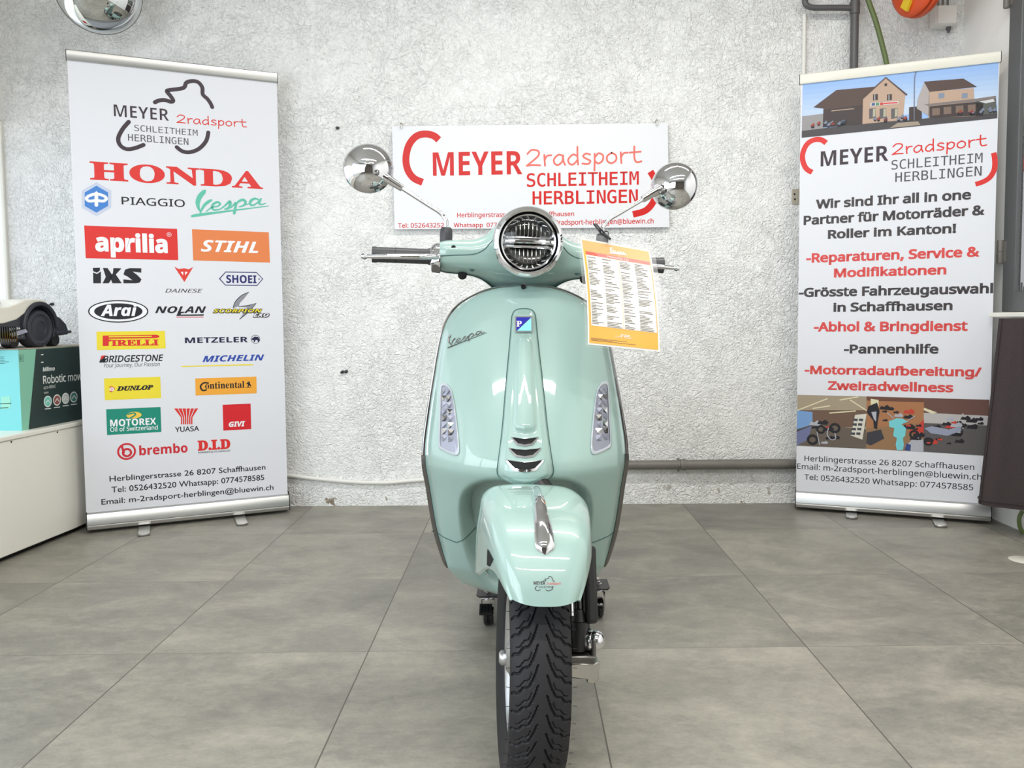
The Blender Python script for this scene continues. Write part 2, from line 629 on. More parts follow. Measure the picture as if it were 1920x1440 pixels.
class Print:
    """collects printed shapes of one logo or text block on a Sheet; coordinates are measured on a crop of the photograph"""

    def __init__(s, sheet, crop=(0, 0, 1.0)):
        s.sh, s.c, s.lay, s.k = sheet, crop, {}, 0

    def q(s, p):
        return s.sh.uv((s.c[0] + p[0] * s.c[2], s.c[1] + p[1] * s.c[2]))

    def poly(s, pts, key, lift=0.0006):
        s.raw([s.q(p) for p in pts], [tuple(range(len(pts)))], key, lift)

    def raw(s, V, Fs, key, lift):
        v, f = s.lay.setdefault((round(lift, 6), key), ([], []))
        o = len(v)
        v.extend(tuple(p) for p in V)
        f.extend(tuple(i + o for i in q) for q in Fs)

    def stroke(s, pts, w, key, lift=0.0006, smooth=True, caps=True):
        P = np.array([s.q(p) for p in pts])
        if smooth and len(P) > 2:
            P = catmull(P, 6)
        V, Fs = ribbon(P, w * s.c[2] * s.scale(), caps)
        s.k += 1
        s.raw(V, Fs, key, lift + 0.00003 * (s.k % 12))

    def scale(s):
        a, b = s.q((500, 500)), s.q((500, 600))
        return float(np.linalg.norm(b - a)) / (100 * s.c[2])

    def disc(s, c, r, key, lift=0.0006, ry=None):
        cc = s.q(c)
        k = s.c[2] * s.scale()
        D = disc2(cc, r * k, (ry or r) * k)
        s.raw(D, [tuple(range(len(D)))], key, lift)

    def ring(s, c, r0, r1, key, lift=0.0006, asp=1.0):
        cc = s.q(c)
        k = s.c[2] * s.scale()
        A, B = disc2(cc, r0 * k, r0 * k * asp), disc2(cc, r1 * k, r1 * k * asp if asp == 1 else (r0 * asp - (r0 - r1)) * k)
        n = len(A)
        s.raw(A + B, [(i, (i + 1) % n, n + (i + 1) % n, n + i) for i in range(n)], key, lift)

    def text(s, t, left, right, top, key, font='inter', bold=0.0, lift=0.0006, ital=0.0, spacing=1.0, capref=None):
        """left/right: baseline ends, top: height of the tallest letter above the left end"""
        a, b, c = s.q(left), s.q(right), s.q((left[0], top))
        V, Fs = glyphs(t, font, bold, spacing)
        V = V.copy()
        if not len(V):
            return
        V[:, 0] += ital * V[:, 1]
        x0, x1 = V[:, 0].min(), V[:, 0].max()
        h = capref or V[:, 1].max()
        sx = (b[0] - a[0]) / (x1 - x0)
        sy = (c[1] - a[1]) / h
        bl = a[1] + (b[1] - a[1]) * (V[:, 0] - x0) / (x1 - x0) * 0.5 + (b[1] - a[1]) * 0.25
        Q = np.stack([a[0] + (V[:, 0] - x0) * sx, bl + V[:, 1] * sy], 1)
        s.raw(Q, Fs, key, lift)

    def build(s, name, parent, label=None):
        mb = MB()
        for (lift, key), (v, f) in sorted(s.lay.items()):
            mb.add([s.sh.p3(p, lift) for p in v], f, key)
        o = mb.build(name, parent, world=True, smooth=False)
        if label:
            o['label'] = label
        return o


HAND = {  # hand-drawn lower-case letters, x-height 1
    '2': [[(0.05, 1.15), (0.35, 1.5), (0.8, 1.4), (0.85, 1.0), (0.45, 0.5), (0.0, 0.05)], [(0.0, 0.05), (0.4, 0.1), (0.95, 0.05)]],
    'r': [[(0.1, 1.0), (0.12, 0.5), (0.15, 0.0)], [(0.13, 0.55), (0.3, 0.9), (0.6, 0.95)]],
    'a': [[(0.7, 0.85), (0.4, 0.98), (0.08, 0.6), (0.1, 0.2), (0.35, 0.02), (0.65, 0.35), (0.72, 0.9)], [(0.72, 0.9), (0.74, 0.4), (0.85, 0.02)]],
    'd': [[(0.7, 0.8), (0.4, 0.95), (0.08, 0.55), (0.12, 0.15), (0.4, 0.02), (0.7, 0.4)], [(0.72, 1.65), (0.72, 0.8), (0.76, 0.0)]],
    's': [[(0.6, 0.9), (0.3, 1.0), (0.1, 0.75), (0.35, 0.5), (0.62, 0.3), (0.45, 0.03), (0.05, 0.08)]],
    'p': [[(0.12, 0.95), (0.12, 0.2), (0.1, -0.6)], [(0.13, 0.6), (0.4, 0.98), (0.72, 0.75), (0.65, 0.25), (0.35, 0.05), (0.13, 0.3)]],
    'o': [[(0.4, 0.98), (0.1, 0.7), (0.1, 0.25), (0.4, 0.02), (0.72, 0.3), (0.7, 0.75), (0.42, 0.98)]],
    't': [[(0.35, 1.5), (0.35, 0.5), (0.5, 0.05), (0.85, 0.1)], [(0.02, 0.95), (0.8, 1.0)]]}
HAND_ADV = {'2': 1.15, 'r': 0.72, 'a': 1.02, 'd': 1.02, 's': 0.8, 'p': 0.92, 'o': 0.95, 't': 0.9}


def handwriting(pr, word, left, right, top, key, w, lift=0.0006):
    a, b, c = pr.q(left), pr.q(right), pr.q((left[0], top))
    tot = sum(HAND_ADV[ch] for ch in word) - 0.1
    sx = (b[0] - a[0]) / tot
    sy = (c[1] - a[1]) / 1.55
    x = 0.0
    for ch in word:
        for st in HAND[ch]:
            P = [(a[0] + (x + p[0]) * sx, a[1] + (b[1] - a[1]) * (x + p[0]) / tot + p[1] * sy) for p in st]
            V, Fs = ribbon(catmull(P, 6), w)
            pr.k += 1
            pr.raw(V, Fs, key, lift + 0.00004 * (pr.k % 4))
        x += HAND_ADV[ch]


SCRIPT = [  # the slanted script word on the scooter; unit length along its underline, (stroke, relative widths)
    ([(0.175, 0.262), (0.155, 0.245), (0.108, 0.205), (0.080, 0.150), (0.080, 0.100), (0.100, 0.045)], (1.2, 2.6, 2.9, 2.7, 2.0, 0.9)),
    ([(0.105, 0.02), (0.128, 0.062), (0.165, 0.105), (0.215, 0.135), (0.252, 0.148)], (0.8, 1.3, 1.7, 1.9, 1.2)),
    ([(0.180, 0.03), (0.256, 0.068), (0.330, 0.072), (0.362, 0.096), (0.324, 0.118), (0.272, 0.098), (0.256, 0.062), (0.286, 0.036), (0.36, 0.036)], (0.6, 0.9, 1.0, 1.2, 1.4, 1.5, 1.4, 1.1, 0.7)),
    ([(0.36, 0.036), (0.42, 0.066), (0.485, 0.108), (0.492, 0.075), (0.470, 0.038), (0.423, 0.030)], (0.7, 1.0, 1.5, 1.8, 1.6, 0.9)),
    ([(0.50, 0.035), (0.566, 0.085), (0.560, 0.04), (0.540, -0.03)], (0.6, 1.3, 1.6, 1.7)),
    ([(0.572, 0.07), (0.610, 0.098), (0.662, 0.106), (0.694, 0.078), (0.670, 0.045), (0.610, 0.034)], (0.9, 1.4, 1.7, 1.6, 1.2, 0.7)),
    ([(0.66, 0.042), (0.72, 0.052), (0.756, 0.060)], (0.6, 0.6, 0.6)),
    ([(0.865, 0.086), (0.815, 0.104), (0.762, 0.082), (0.756, 0.048), (0.790, 0.030), (0.845, 0.052), (0.900, 0.092)], (0.9, 1.4, 1.7, 1.6, 1.1, 0.9, 1.0)),
    ([(0.895, 0.085), (0.872, 0.045), (0.905, 0.028), (0.96, 0.035)], (1.3, 1.5, 1.0, 0.5)),
    ([(0.0, 0.0), (0.10, 0.004), (0.50, 0.003), (1.0, 0.0)], (1.4, 1.8, 1.0, 0.5))]

# ================================================================== setting
def structure(mb, name, parent=None, **kw):
    o = mb.build(name, parent, **kw)
    if parent is None:
        o['kind'] = 'structure'
    return o


def plate_with_hole(mb, plane, lo, hi, hlo, hhi, key, thick):
    """wall slab with one rectangular opening; plane = ('x'|'y', position)"""
    def bx(a0, a1, z0, z1):
        if a1 - a0 < 1e-4 or z1 - z0 < 1e-4:
            return
        c, s = (a0 + a1) / 2, a1 - a0
        if plane[0] == 'x':
            mb.box((plane[1], c, (z0 + z1) / 2), (thick, s, z1 - z0), key)
        else:
            mb.box((c, plane[1], (z0 + z1) / 2), (s, thick, z1 - z0), key)
    bx(lo[0], hlo[0], lo[1], hi[1])
    bx(hhi[0], hi[0], lo[1], hi[1])
    bx(hlo[0], hhi[0], lo[1], hlo[1])
    bx(hlo[0], hhi[0], hhi[1], hi[1])


XL, XR, YB, YF, ZC = -2.462, 2.08, 3.80, -4.0, 2.95
mb = MB()
mb.box((-0.2, -0.1, -0.05), (5.4, 8.2, 0.1), 'floor')
structure(mb, 'floor', smooth=False)
mb = MB()
mb.box((-0.2, -0.1, ZC + 0.05), (5.4, 8.2, 0.1), 'ceiling')
structure(mb, 'ceiling', smooth=False)

# back wall: roughcast with bare chips low down
pm = M['plaster']
nt = pm.node_tree
bs = nt.nodes['Principled BSDF']
src = bs.inputs['Base Color'].links[0].from_socket
tc = nt.nodes.new('ShaderNodeTexCoord').outputs['Object']
sp = nt.nodes.new('ShaderNodeSeparateXYZ')
nt.links.new(tc, sp.inputs[0])
low = ramp(nt, sp.outputs[2], [(0.015, 1.0), (0.14, 0.0)])
chip = ramp(nt, noise(nt, tc, 17.0, 5.0, 0.6), [(0.64, 0.0), (0.655, 1.0)])
speck = ramp(nt, noise(nt, tc, 30.0, 2.0, 0.5), [(0.745, 0.0), (0.76, 1.0)])
f = mathn(nt, 'MAXIMUM', mathn(nt, 'MULTIPLY', low, chip), mathn(nt, 'MULTIPLY', speck, 0.3))
nt.links.new(mixc(nt, f, src, lin((150, 138, 118)) + (1,)), bs.inputs['Base Color'])
mb = MB()
mb.box(((XL + XR + 0.12) / 2, YB + 0.06, ZC / 2), (XR - XL + 0.12, 0.12, ZC), 'plaster')
structure(mb, 'wall_back', smooth=False)

mb = MB()
plate_with_hole(mb, ('x', XL - 0.06), (0.70, 0), (YB, ZC), (0.75, 0.52), (3.797, 1.87), 'plaster_soft', 0.12)
plate_with_hole(mb, ('x', XL - 0.06), (YF, 0), (0.70, ZC), (-3.3, 0.45), (0.65, 2.6), 'plaster_soft', 0.12)
structure(mb, 'wall_left', smooth=False)
mb = MB()
plate_with_hole(mb, ('x', XR + 0.06), (YF, 0), (YB, ZC), (2.35, 0.93), (3.39, 2.75), 'plaster_soft', 0.12)
structure(mb, 'wall_right', smooth=False)
mb = MB()
mb.box(((XL + XR) / 2, YF - 0.06, ZC / 2), (XR - XL + 0.24, 0.12, ZC), 'dim_wall')
structure(mb, 'wall_front', smooth=False)


def window(name, plane, a0, a1, z0, z1, fw, key, mull=(), pane_off=0.0, pane='clear', depth=0.06):
    root = bpy.data.objects.new(name, None)
    COL.objects.link(root)
    root['kind'] = 'structure'

    def bx(mb, c, z, s, h, k, d, off=0.0):
        if plane[0] == 'x':
            mb.box((plane[1] + off, c, z), (d, s, h), k)
        else:
            mb.box((c, plane[1] + off, z), (s, d, h), k)
    mb = MB()
    for c in (a0 + fw / 2, a1 - fw / 2):
        bx(mb, c, (z0 + z1) / 2, fw, z1 - z0, key, depth)
    for z in (z0 + fw / 2, z1 - fw / 2):
        bx(mb, (a0 + a1) / 2, z, a1 - a0 - 2 * fw, fw, key, depth)
    for m_ in mull:
        bx(mb, m_, (z0 + z1) / 2, fw, z1 - z0 - 2 * fw, key, depth)
    mb.build('window_frame', root, bevel=0.004)
    mb = MB()
    bx(mb, (a0 + a1) / 2, (z0 + z1) / 2, a1 - a0 - 2 * fw, z1 - z0 - 2 * fw, pane, 0.006, pane_off)
    mb.build('glass_pane', root, smooth=False)
    return root


window('window_1', ('x', XL - 0.012), 0.75, 3.797, 0.52, 1.87, 0.016, 'white_gloss', (1.75, 2.75), 0.0, 'clear', 0.02)
window('window_3', ('x', XL - 0.09), -3.3, 0.65, 0.45, 2.6, 0.05, 'door_grey', (-2.0, -0.7))

# right-hand casement with a dark metal frame: its glass mirrors the banner beside it
gm = mat('mirroring_window_glass', (186, 188, 188), 0.02, metal=0.9)
M['mirror_glass'] = gm
w2 = window('window_2', ('x', XR - 0.006), 2.35, 3.408, 0.915, 2.75, 0.085, 'door_grey', (), -0.008, 'mirror_glass', 0.04)
for z in (2.235, 1.17):
    mb = MB()
    mb.lathe([(0.011, -0.05), (0.013, -0.046), (0.013, -0.002), (0.011, 0.0), (0.013, 0.002), (0.013, 0.046), (0.011, 0.05)], (XR - 0.034, 3.415, z), (0, 0, 1), 'conduit', 14)
    mb.box((XR - 0.024, 3.40, z), (0.006, 0.03, 0.085), 'conduit')
    mb.build('hinge', w2)
mb = MB()
mb.box((XR - 0.05, 2.85, 0.902), (0.10, 1.04, 0.02), 'white_gloss')
structure(mb, 'trim_1', bevel=0.004)

# ------------------------------------------------------------------ pipes and cables on the back wall
def wall_tube(name, pix, Y, r, key, label, cat, ends=None, seg=12):
    P = [at_y(x, y, Y) for x, y in pix]
    if ends:
        P = P + [np.array(e) for e in ends]
    mb = MB()
    mb.tube(catmull(P, 8) if len(P) > 2 else P, r, key, seg)
    return tag(mb.build(name), label, cat)


t = thing('heating_pipe', (1.1, 3.765, 0.2), 'grey horizontal pipe with a coupling low on the roughcast wall', 'pipe')
a, b = at_y(1170, 871, 3.765), at_y(1490, 871, 3.765)
z0 = (a[2] + b[2]) / 2
mb = MB()
mb.tube([(0.15, 3.765, z0), (2.0, 3.765, z0)], 0.0225, 'conduit', 18)
mb.build('pipe_run', t, world=True)
cx_ = at_y(1283, 871, 3.765)[0]
mb = MB()
mb.lathe([(0.0225, -0.022), (0.0265, -0.02), (0.0265, -0.006), (0.0285, -0.004), (0.0285, 0.004), (0.0245, 0.006), (0.0245, 0.5), (0.0225, 0.502)], (cx_, 3.765, z0), (1, 0, 0), 'conduit', 18)
mb.build('pipe_coupling', t, world=True)
for x in (0.75, 1.55):
    mb = MB()
    mb.tube([(x, YB + 0.005, z0 + 0.02), (x, YB - 0.035, z0 + 0.032), (x, YB - 0.062, z0), (x, YB - 0.035, z0 - 0.032), (x, YB + 0.005, z0 - 0.02)], 0.003, 'conduit', 6)
    mb.build('pipe_clip', t, world=True)

wall_tube('wall_cable', [(470, 882), (545, 892), (640, 902), (720, 905), (805, 899)], 3.788, 0.0095, 'white_pipe', 'white painted cable sagging low along the wall left of the scooter', 'cable', [(0.2, 3.788, 0.155)])
a = at_y(1602, 60, 3.74)
t = thing('service_pipe', (a[0], 3.74, 0.3), 'dark grey vertical pipe with a side branch above the right banner', 'pipe')
mb = MB()
mb.tube([(a[0], 3.74, 0.28), (a[0], 3.74, 2.9)], 0.0185, 'conduit_dark', 18)
mb.build('riser', t, world=True)
c1, c2 = at_y(1600, 15, 3.74), at_y(1522, 14, 3.74)
mb = MB()
mb.tube(catmull([c1, 0.5 * (c1 + c2), c2, c2 + [-0.03, 0, 0.02], c2 + [-0.02, 0, 0.055], c2 + [0.05, 0, 0.16], c2 + [0.08, 0, 0.3]], 6), 0.0135, 'conduit_dark', 14)
mb.build('branch', t, world=True)
mb = MB()
mb.lathe([(0.0185, -0.03), (0.0225, -0.028), (0.0225, 0.028), (0.0185, 0.03)], (a[0], 3.74, c1[2]), (0, 0, 1), 'conduit_dark', 18)
mb.build('tee_fitting', t, world=True)
a = at_y(1508, 60, 3.785)
mb = MB()
mb.tube([(a[0], 3.785, 0.26), (a[0], 3.785, 2.31)], 0.009, 'white_pipe', 12)
tag(mb.build('wall_conduit'), 'thin white vertical conduit on the wall left of the dark pipe', 'pipe')
wall_tube('garden_hose', [(1618, -40), (1628, 0), (1642, 40), (1653, 80), (1662, 118), (1668, 170), (1672, 260)], 3.72, 0.0115, 'hose_green', 'green hose hanging down behind the right banner', 'hose')
wall_tube('hose_end', [(1917, 958), (1911, 972), (1913, 990), (1922, 1004)], 3.24, 0.008, 'hose_green', 'short green hose end at the foot of the wall under the dark cloth', 'hose')

# orange reel high on the wall
rc = np.array([1.725, 3.52, 2.362])
t = thing('hose_reel', rc, 'orange round hose reel high up above the right banner', 'hose reel')
ax = unit((-0.985, -0.17, -0.05))
mb = MB()
kr = lambda pr_: [(r * 0.87, a * 0.62) for r, a in pr_]
mb.lathe(kr([(0.0, 0.075), (0.05, 0.074), (0.09, 0.064), (0.125, 0.050), (0.155, 0.046), (0.178, 0.036), (0.186, 0.02), (0.178, 0.004)]), rc, ax, 'orange_plastic', 48, caps=False)
mb.lathe(kr([(0.178, 0.004), (0.176, 0.0), (0.18, -0.004), (0.19, -0.012), (0.19, -0.04), (0.172, -0.055), (0.15, -0.07), (0.10, -0.095), (0.0, -0.1)]), rc, ax, 'orange_plastic', 48, caps=False)
mb.build('reel_housing', t, world=True)
mb = MB()
sh = Sheet(rc + ax * 0.040, unit(np.cross((0, 0, 1), ax)), (0, 0, 1))
q = [(-0.060, -0.105), (-0.020, -0.138), (0.020, -0.080), (-0.015, -0.052)]
mb.prism([sh.p3(p, -0.014) for p in q], ax * 0.013, 'yellow_label')
mb.build('warning_label', t, world=True)['label'] = 'yellow label'
mb = MB()
mb.box((1.64, 3.66, 2.52), (0.05, 0.28, 0.06), 'black')
mb.box((1.64, 3.785, 2.52), (0.16, 0.03, 0.22), 'black')
mb.build('wall_bracket', t, world=True)

# junction box
a, b = at_y(1755, 12, 3.74), at_y(1791, 46, 3.74)
jc = np.array([(a[0] + b[0]) / 2, 3.765, (a[2] + b[2]) / 2])
t = thing('junction_box', jc, 'pale grey junction box with cables beside the orange reel', 'junction box')
mb = MB()
mb.box(jc, (0.094, 0.07, 0.088), 'white_pipe')
mb.build('housing', t, world=True, bevel=0.010)
mb = MB()
mb.box(jc + [0, -0.037, 0], (0.088, 0.008, 0.082), 'white_pipe')
mb.build('cover', t, world=True, bevel=0.004)
for dx in (-0.022, 0.0, 0.022):
    mb = MB()
    mb.tube([jc + [dx, 0.0, 0.042], jc + [dx, 0.005, 0.5]], 0.005, 'conduit', 8)
    mb.build('cable', t, world=True)
mb = MB()
mb.lathe([(0.011, 0), (0.011, -0.012), (0.007, -0.016), (0.007, -0.024)], jc + [0.028, 0, -0.044], (0, 0, 1), 'conduit_dark', 12)
mb.build('cable_gland', t, world=True)

# wall anchors, screws, bare socket patch
for (x, y), lab in (((634, 240), 'small dark wall anchor left of the white sign board'), ((643, 697), 'left one of two small screws in the wall between left banner and scooter'),
                    ((650, 696), 'right one of two small screws in the wall between left banner and scooter'), ((99, 570), 'small dark wall anchor above the mower')):
    p = at_y(x, y, YB)
    mb = MB()
    mb.lathe([(0.0075, 0.0), (0.0075, 0.012), (0.004, 0.013), (0.004, 0.022), (0.0, 0.022)], p + [0, 0.003, 0], (-0.25, -1, -0.15), 'dark_grey', 12)
    tag(mb.build('wall_anchor'), lab, 'wall anchor', 'wall anchors and screws')
p = at_y(1492, 369, YB)
t = thing('socket_patch', p, 'small bare patch with screw holes at the left edge of the right banner', 'wall socket hole')
mb = MB()
mb.box(p + [0.0, -0.001, 0], (0.038, 0.008, 0.074), 'cardboard')
mb.build('back_plate', t, world=True, bevel=0.003)
for dx, dz in ((-0.008, 0.012), (-0.006, -0.012)):
    mb = MB()
    mb.lathe([(0.004, 0), (0.004, 0.002), (0.0, 0.002)], p + [dx, -0.005, dz], (0, -1, 0), 'hole', 10)
    mb.build('screw_hole', t, world=True)

# ------------------------------------------------------------------ convex mirror
mc = at_y(185, -16, 3.5)
t = thing('convex_mirror', mc, 'round convex mirror hanging high in the left corner', 'mirror')
ax = unit((0.50, -0.86, -0.30))
R = 0.172
mb = MB()
mb.lathe([(R * math.sin(a), 0.012 + 0.07 * (math.cos(a * 0.98) - math.cos(1.571 * 0.98))) for a in np.linspace(0.0, 1.5, 18)], mc, ax, 'mirror', 56, caps=False)
mb.build('mirror_dome', t, world=True)
mb = MB()
mb.lathe([(R - 0.004, 0.014), (R + 0.001, 0.015), (R + 0.003, 0.006), (R + 0.001, -0.012), (R * 0.8, -0.03), (0.0, -0.034)], mc, ax, 'conduit', 56, caps=False)
mb.build('back_shell', t, world=True)
mb = MB()
mb.tube([mc - ax * 0.03, mc - ax * 0.1, mc + [-0.06, 0.30, 0.12]], 0.012, 'conduit', 10)
mb.build('wall_arm', t, world=True)

# ------------------------------------------------------------------ display plinth, mower box, robot mower
pl = np.array([[-1.985, 2.70], [-1.925, 3.335], [-1.925, 3.765], [-2.458, 3.765], [-2.458, 0.9], [-2.14, 0.9]])
t = thing('display_plinth', (-2.2, 2.6, 0), 'low white display plinth under the left window', 'plinth')
mb = MB()
mb.prism([(x, y, 0.022) for x, y in pl], (0, 0, 0.438), 'white_gloss')
mb.build('plinth_body', t, world=True, bevel=0.004)
mb = MB()
mb.prism([(x, y, 0.460) for x, y in pl + np.array([0.006, 0])], (0, 0, 0.018), 'white_gloss')
mb.build('plinth_top', t, world=True, bevel=0.003)
mb = MB()
mb.prism([(max(x - 0.03, -2.458), y - (0.015 if y > 3.7 else -0.02), 0.0) for x, y in pl], (0, 0, 0.022), 'hole')  # set-back base in black: the shadow gap is put into its colour
mb.build('plinth_base', t, world=True)
for y in (2.98, 3.24):
    x = -1.985 + 0.06 * (y - 2.70) / 0.635
    mb = MB()
    mb.lathe([(0.0035, 0), (0.0035, 0.002), (0, 0.002)], (x, y, 0.452), (1, -0.09, 0), 'dark_grey', 10)
    mb.build('screw', t, world=True)

TOPZ = 0.478
M['box_mint'] = mat('box_mint', (134, 198, 172), 0.55)
M['box_cyan'] = mat('box_aqua', (122, 206, 210), 0.5)
M['box_dark'] = mat('box_dark_green', (30, 52, 50), 0.5)
th = math.radians(6)
bu, bw = np.array([math.sin(th), math.cos(th), 0]), np.array([-math.cos(th), math.sin(th), 0])
bc = np.array([-1.992, 3.10, TOPZ])
BL, BW, BH = 0.58, 0.42, 0.322
t = thing('cardboard_box', bc + bu * 0.29 + bw * 0.21, 'mint and dark green robotic mower carton on the white plinth', 'box', rotz=-th)
mb = MB()
P = [bc, bc + bu * BL, bc + bu * BL + bw * BW, bc + bw * BW]
Z = np.array([0, 0, BH])
for i, k in ((0, 'box_mint'), (1, 'box_dark'), (2, 'box_dark'), (3, 'box_cyan')):
    a, b = P[i], P[(i + 1) % 4]
    mb.face([a, b, b + Z, a + Z], k)
mb.face([p + Z for p in P], 'cardboard')
mb.face([p for p in P[::-1]], 'cardboard')
mb.build('carton', t, world=True, smooth=False)
# lids: slightly lifted flaps of corrugated board along the top
mb = MB()
for s0, s1 in ((0.0, 0.205), (0.215, 0.42)):
    q = [bc + Z + bw * s0 + [0, 0, 0.001], bc + Z + bw * s0 + bu * BL + [0, 0, 0.001], bc + Z + bw * s1 + bu * BL + [0, 0, 0.001], bc + Z + bw * s1 + [0, 0, 0.001]]
    mb.prism(q, (0, 0, 0.004), 'cardboard')
mb.build('top_flap', t, world=True, bevel=0.001)
side = Sheet(bc - bw * 0.0, bu, (0, 0, 1))
K = (0, 540, 0.375)
pr = Print(side, K)
pr.raw([side.uv((67.5, 655)), side.uv((53.6, 805.5)), (BL, 0.0), (BL, BH)], [(0, 1, 2, 3)], 'box_dark', 0.0006)
iw, ig = ink('box_white', (232, 236, 232)), ink('box_line', (40, 84, 78))
pr.text('Miimo', (213, 416), (273, 412), 395, iw, 'inter', 0.03, 0.0012, 0.15)
pr.text('Robotic mower', (215, 478), (437, 456), 436, iw, 'inter', 0.012, 0.0012)
pr.text('up to 400m\u00b2', (217, 506), (276, 498), 490, iw, 'inter', 0.0, 0.0012)
pr.text('HRM40', (219, 530), (241, 527), 520, iw, 'inter', 0.0, 0.0012)
for x, y, c in ((238, 567, (120, 205, 190)), (284, 560, (150, 90, 84)), (327, 552, (196, 200, 198)), (368, 545, (70, 130, 120))):
    pr.disc((x, y), 26, iw, 0.0010, 26)
    pr.disc((x, y), 21, ink('box_icon%d' % x, c), 0.0014, 21)
    pr.stroke([(x - 9, y + 8), (x, y - 8), (x + 9, y + 6)], 5, iw, 0.0018, False)
    pr.stroke([(x - 14, y + 38), (x + 14, y + 35)], 4, iw, 0.0012, False)
for i in range(2):
    pr.stroke([(205, 334 + i * 38), (214, 333 + i * 38)], 5, iw, 0.0012, False)
pr.stroke([(95, 336), (117, 335), (117, 366), (95, 367), (95, 336)], 1.6, ig, 0.0008, False)
pr.stroke([(102, 344), (102, 360)], 2.5, ig, 0.0008, False)
pr.stroke([(109, 344), (109, 360)], 2.5, ig, 0.0008, False)
pr.build('side_print', t)
end = Sheet(bc + bw * BW, -bw, (0, 0, 1))
pr = Print(end, K)
for i, (x0, x1) in enumerate(((2, 22), (2, 20), (2, 24), (2, 44), (2, 22))):
    pr.stroke([(x0 - 60, 346 + i * 8), (x1, 345 + i * 8)], 2.2, ig, 0.0008, False)
pr.build('text_block', t)
pr = Print(end, K)
pr.poly([(6, 545), (52, 540), (54, 600), (8, 606)], ink('box_pale', (150, 214, 196)), 0.0008)
pr.stroke([(-30, 580), (55, 577)], 4, ig, 0.0012, False)
pr.stroke([(-30, 602), (42, 598)], 4, ig, 0.0012, False)
pr.build('address_label', t)

# robotic mower: long axis along the box
mo = np.array([-1.995, 3.255, TOPZ + BH + 0.005])
e = unit((0.10, 0.995, 0))
n = unit((0.995, -0.10, 0))
t = thing('robotic_mower', mo - n * 0.17, 'white and black robotic lawn mower standing on the mint carton', 'robot mower')
M['mower_dark'] = noisy(mat('mower_charcoal', (50, 52, 62), 0.42), 30, 0.15)


def mp(l, z, s):
    return mo + e * l + n * s + np.array([0, 0, z])


def side_prism(prof, s0, s1, key, name, bevel=0.006, parent=t, seg=2):
    mb = MB()
    mb.prism([mp(l, z, s0) for l, z in prof], n * (s1 - s0), key)
    return mb.build(name, parent, world=True, bevel=bevel, angle=50, seg=seg)


arch = [(0.088 * math.cos(a), 0.078 + 0.092 * math.sin(a)) for a in np.linspace(math.radians(-25), math.radians(205), 22)]
lower = [(-0.31, 0.045), (-0.085, 0.035)] + arch[::-1] + [(0.10, 0.045), (0.175, 0.05), (0.18, 0.062), (0.165, 0.095), (0.13, 0.122), (0.095, 0.135), (0.06, 0.178), (0.03, 0.188), (0.0, 0.19), (-0.04, 0.178), (-0.08, 0.150), (-0.13, 0.125), (-0.2, 0.112), (-0.31, 0.108)]
side_prism(lower, -0.33, -0.003, 'mower_dark', 'chassis', 0.010)
ol = [(0.105 * math.cos(a), 0.078 + 0.112 * math.sin(a)) for a in np.linspace(math.radians(0), math.radians(180), 22)]
il = [(0.090 * math.cos(a), 0.078 + 0.094 * math.sin(a)) for a in np.linspace(math.radians(180), math.radians(0), 22)]
side_prism(ol + il, -0.05, 0.010, 'mower_dark', 'wheel_fender', 0.004)
side_prism([(-0.31, 0.095), (-0.2, 0.10), (-0.13, 0.115), (-0.08, 0.142), (-0.035, 0.172), (0.0, 0.183), (0.05, 0.18), (0.05, 0.19), (0.02, 0.198), (-0.03, 0.199), (-0.08, 0.196), (-0.12, 0.18), (-0.17, 0.165), (-0.31, 0.16)], -0.30, 0.0, 'white_plastic', 'top_cover', 0.014, seg=4)
side_prism([(-0.33, 0.15), (-0.16, 0.155), (-0.13, 0.185), (-0.15, 0.196), (-0.33, 0.19)], -0.23, -0.06, 'dark_grey', 'control_lid', 0.008)
side_prism([(-0.32, 0.188), (-0.135, 0.192), (-0.14, 0.202), (-0.32, 0.2)], -0.21, -0.08, ink('stop_red', (206, 60, 62), 0.35), 'stop_button', 0.005)
side_prism([(0.095, 0.05), (0.19, 0.056), (0.19, 0.068), (0.095, 0.064)], -0.32, 0.004, 'mower_dark', 'rear_bumper', 0.003)
mb = MB()
wc = mp(0, 0.078, 0)
mb.lathe([(0.0, -0.062), (0.068, -0.062), (0.078, -0.054), (0.078, -0.006), (0.072, 0.002), (0.060, 0.004), (0.052, -0.002), (0.048, -0.002), (0.030, 0.004), (0.028, 0.001), (0.0, 0.002)], wc, n, 'mower_dark', 40, caps=False)
mb.build('drive_wheel', t, world=True)
for l, r in ((0.13, 0.028), (-0.11, 0.027)):
    mb = MB()
    mb.lathe([(0.0, -0.045), (r - 0.003, -0.045), (r, -0.038), (r, -0.006), (r - 0.003, 0.0), (0.0, 0.0)], mp(l, r, -0.03), n, 'black', 24, caps=False)
    mb.build('castor_wheel', t, world=True)
for i in range(9):
    mb = MB()
    l = -0.145 - i * 0.012
    mb.prism([mp(l, 0.028, -0.002), mp(l + 0.006, 0.028, -0.002), mp(l + 0.006, 0.088, -0.002), mp(l, 0.088, -0.002)], n * 0.006, 'black_gloss')
    mb.build('vent_slat', t, world=True)
lab = Sheet(mp(-0.2, 0.0, 0.0005), e, (0, 0, 1))
pr = Print(lab, (0, 540, 1 / 9.0))
pr.poly([(155, 770), (430, 690), (465, 745), (195, 830)], ink('sticker_pale', (186, 190, 206)), 0.001)
pr.text('HONDA', (135, 730), (340, 680), 695, 'ink_box_white', 'serif', 0.02, 0.001)
pr.stroke([(250, 760), (420, 715)], 8, ink('sticker_line', (110, 114, 130)), 0.0016, False)
pr.stroke([(255, 785), (425, 740)], 8, 'ink_sticker_line', 0.0016, False)
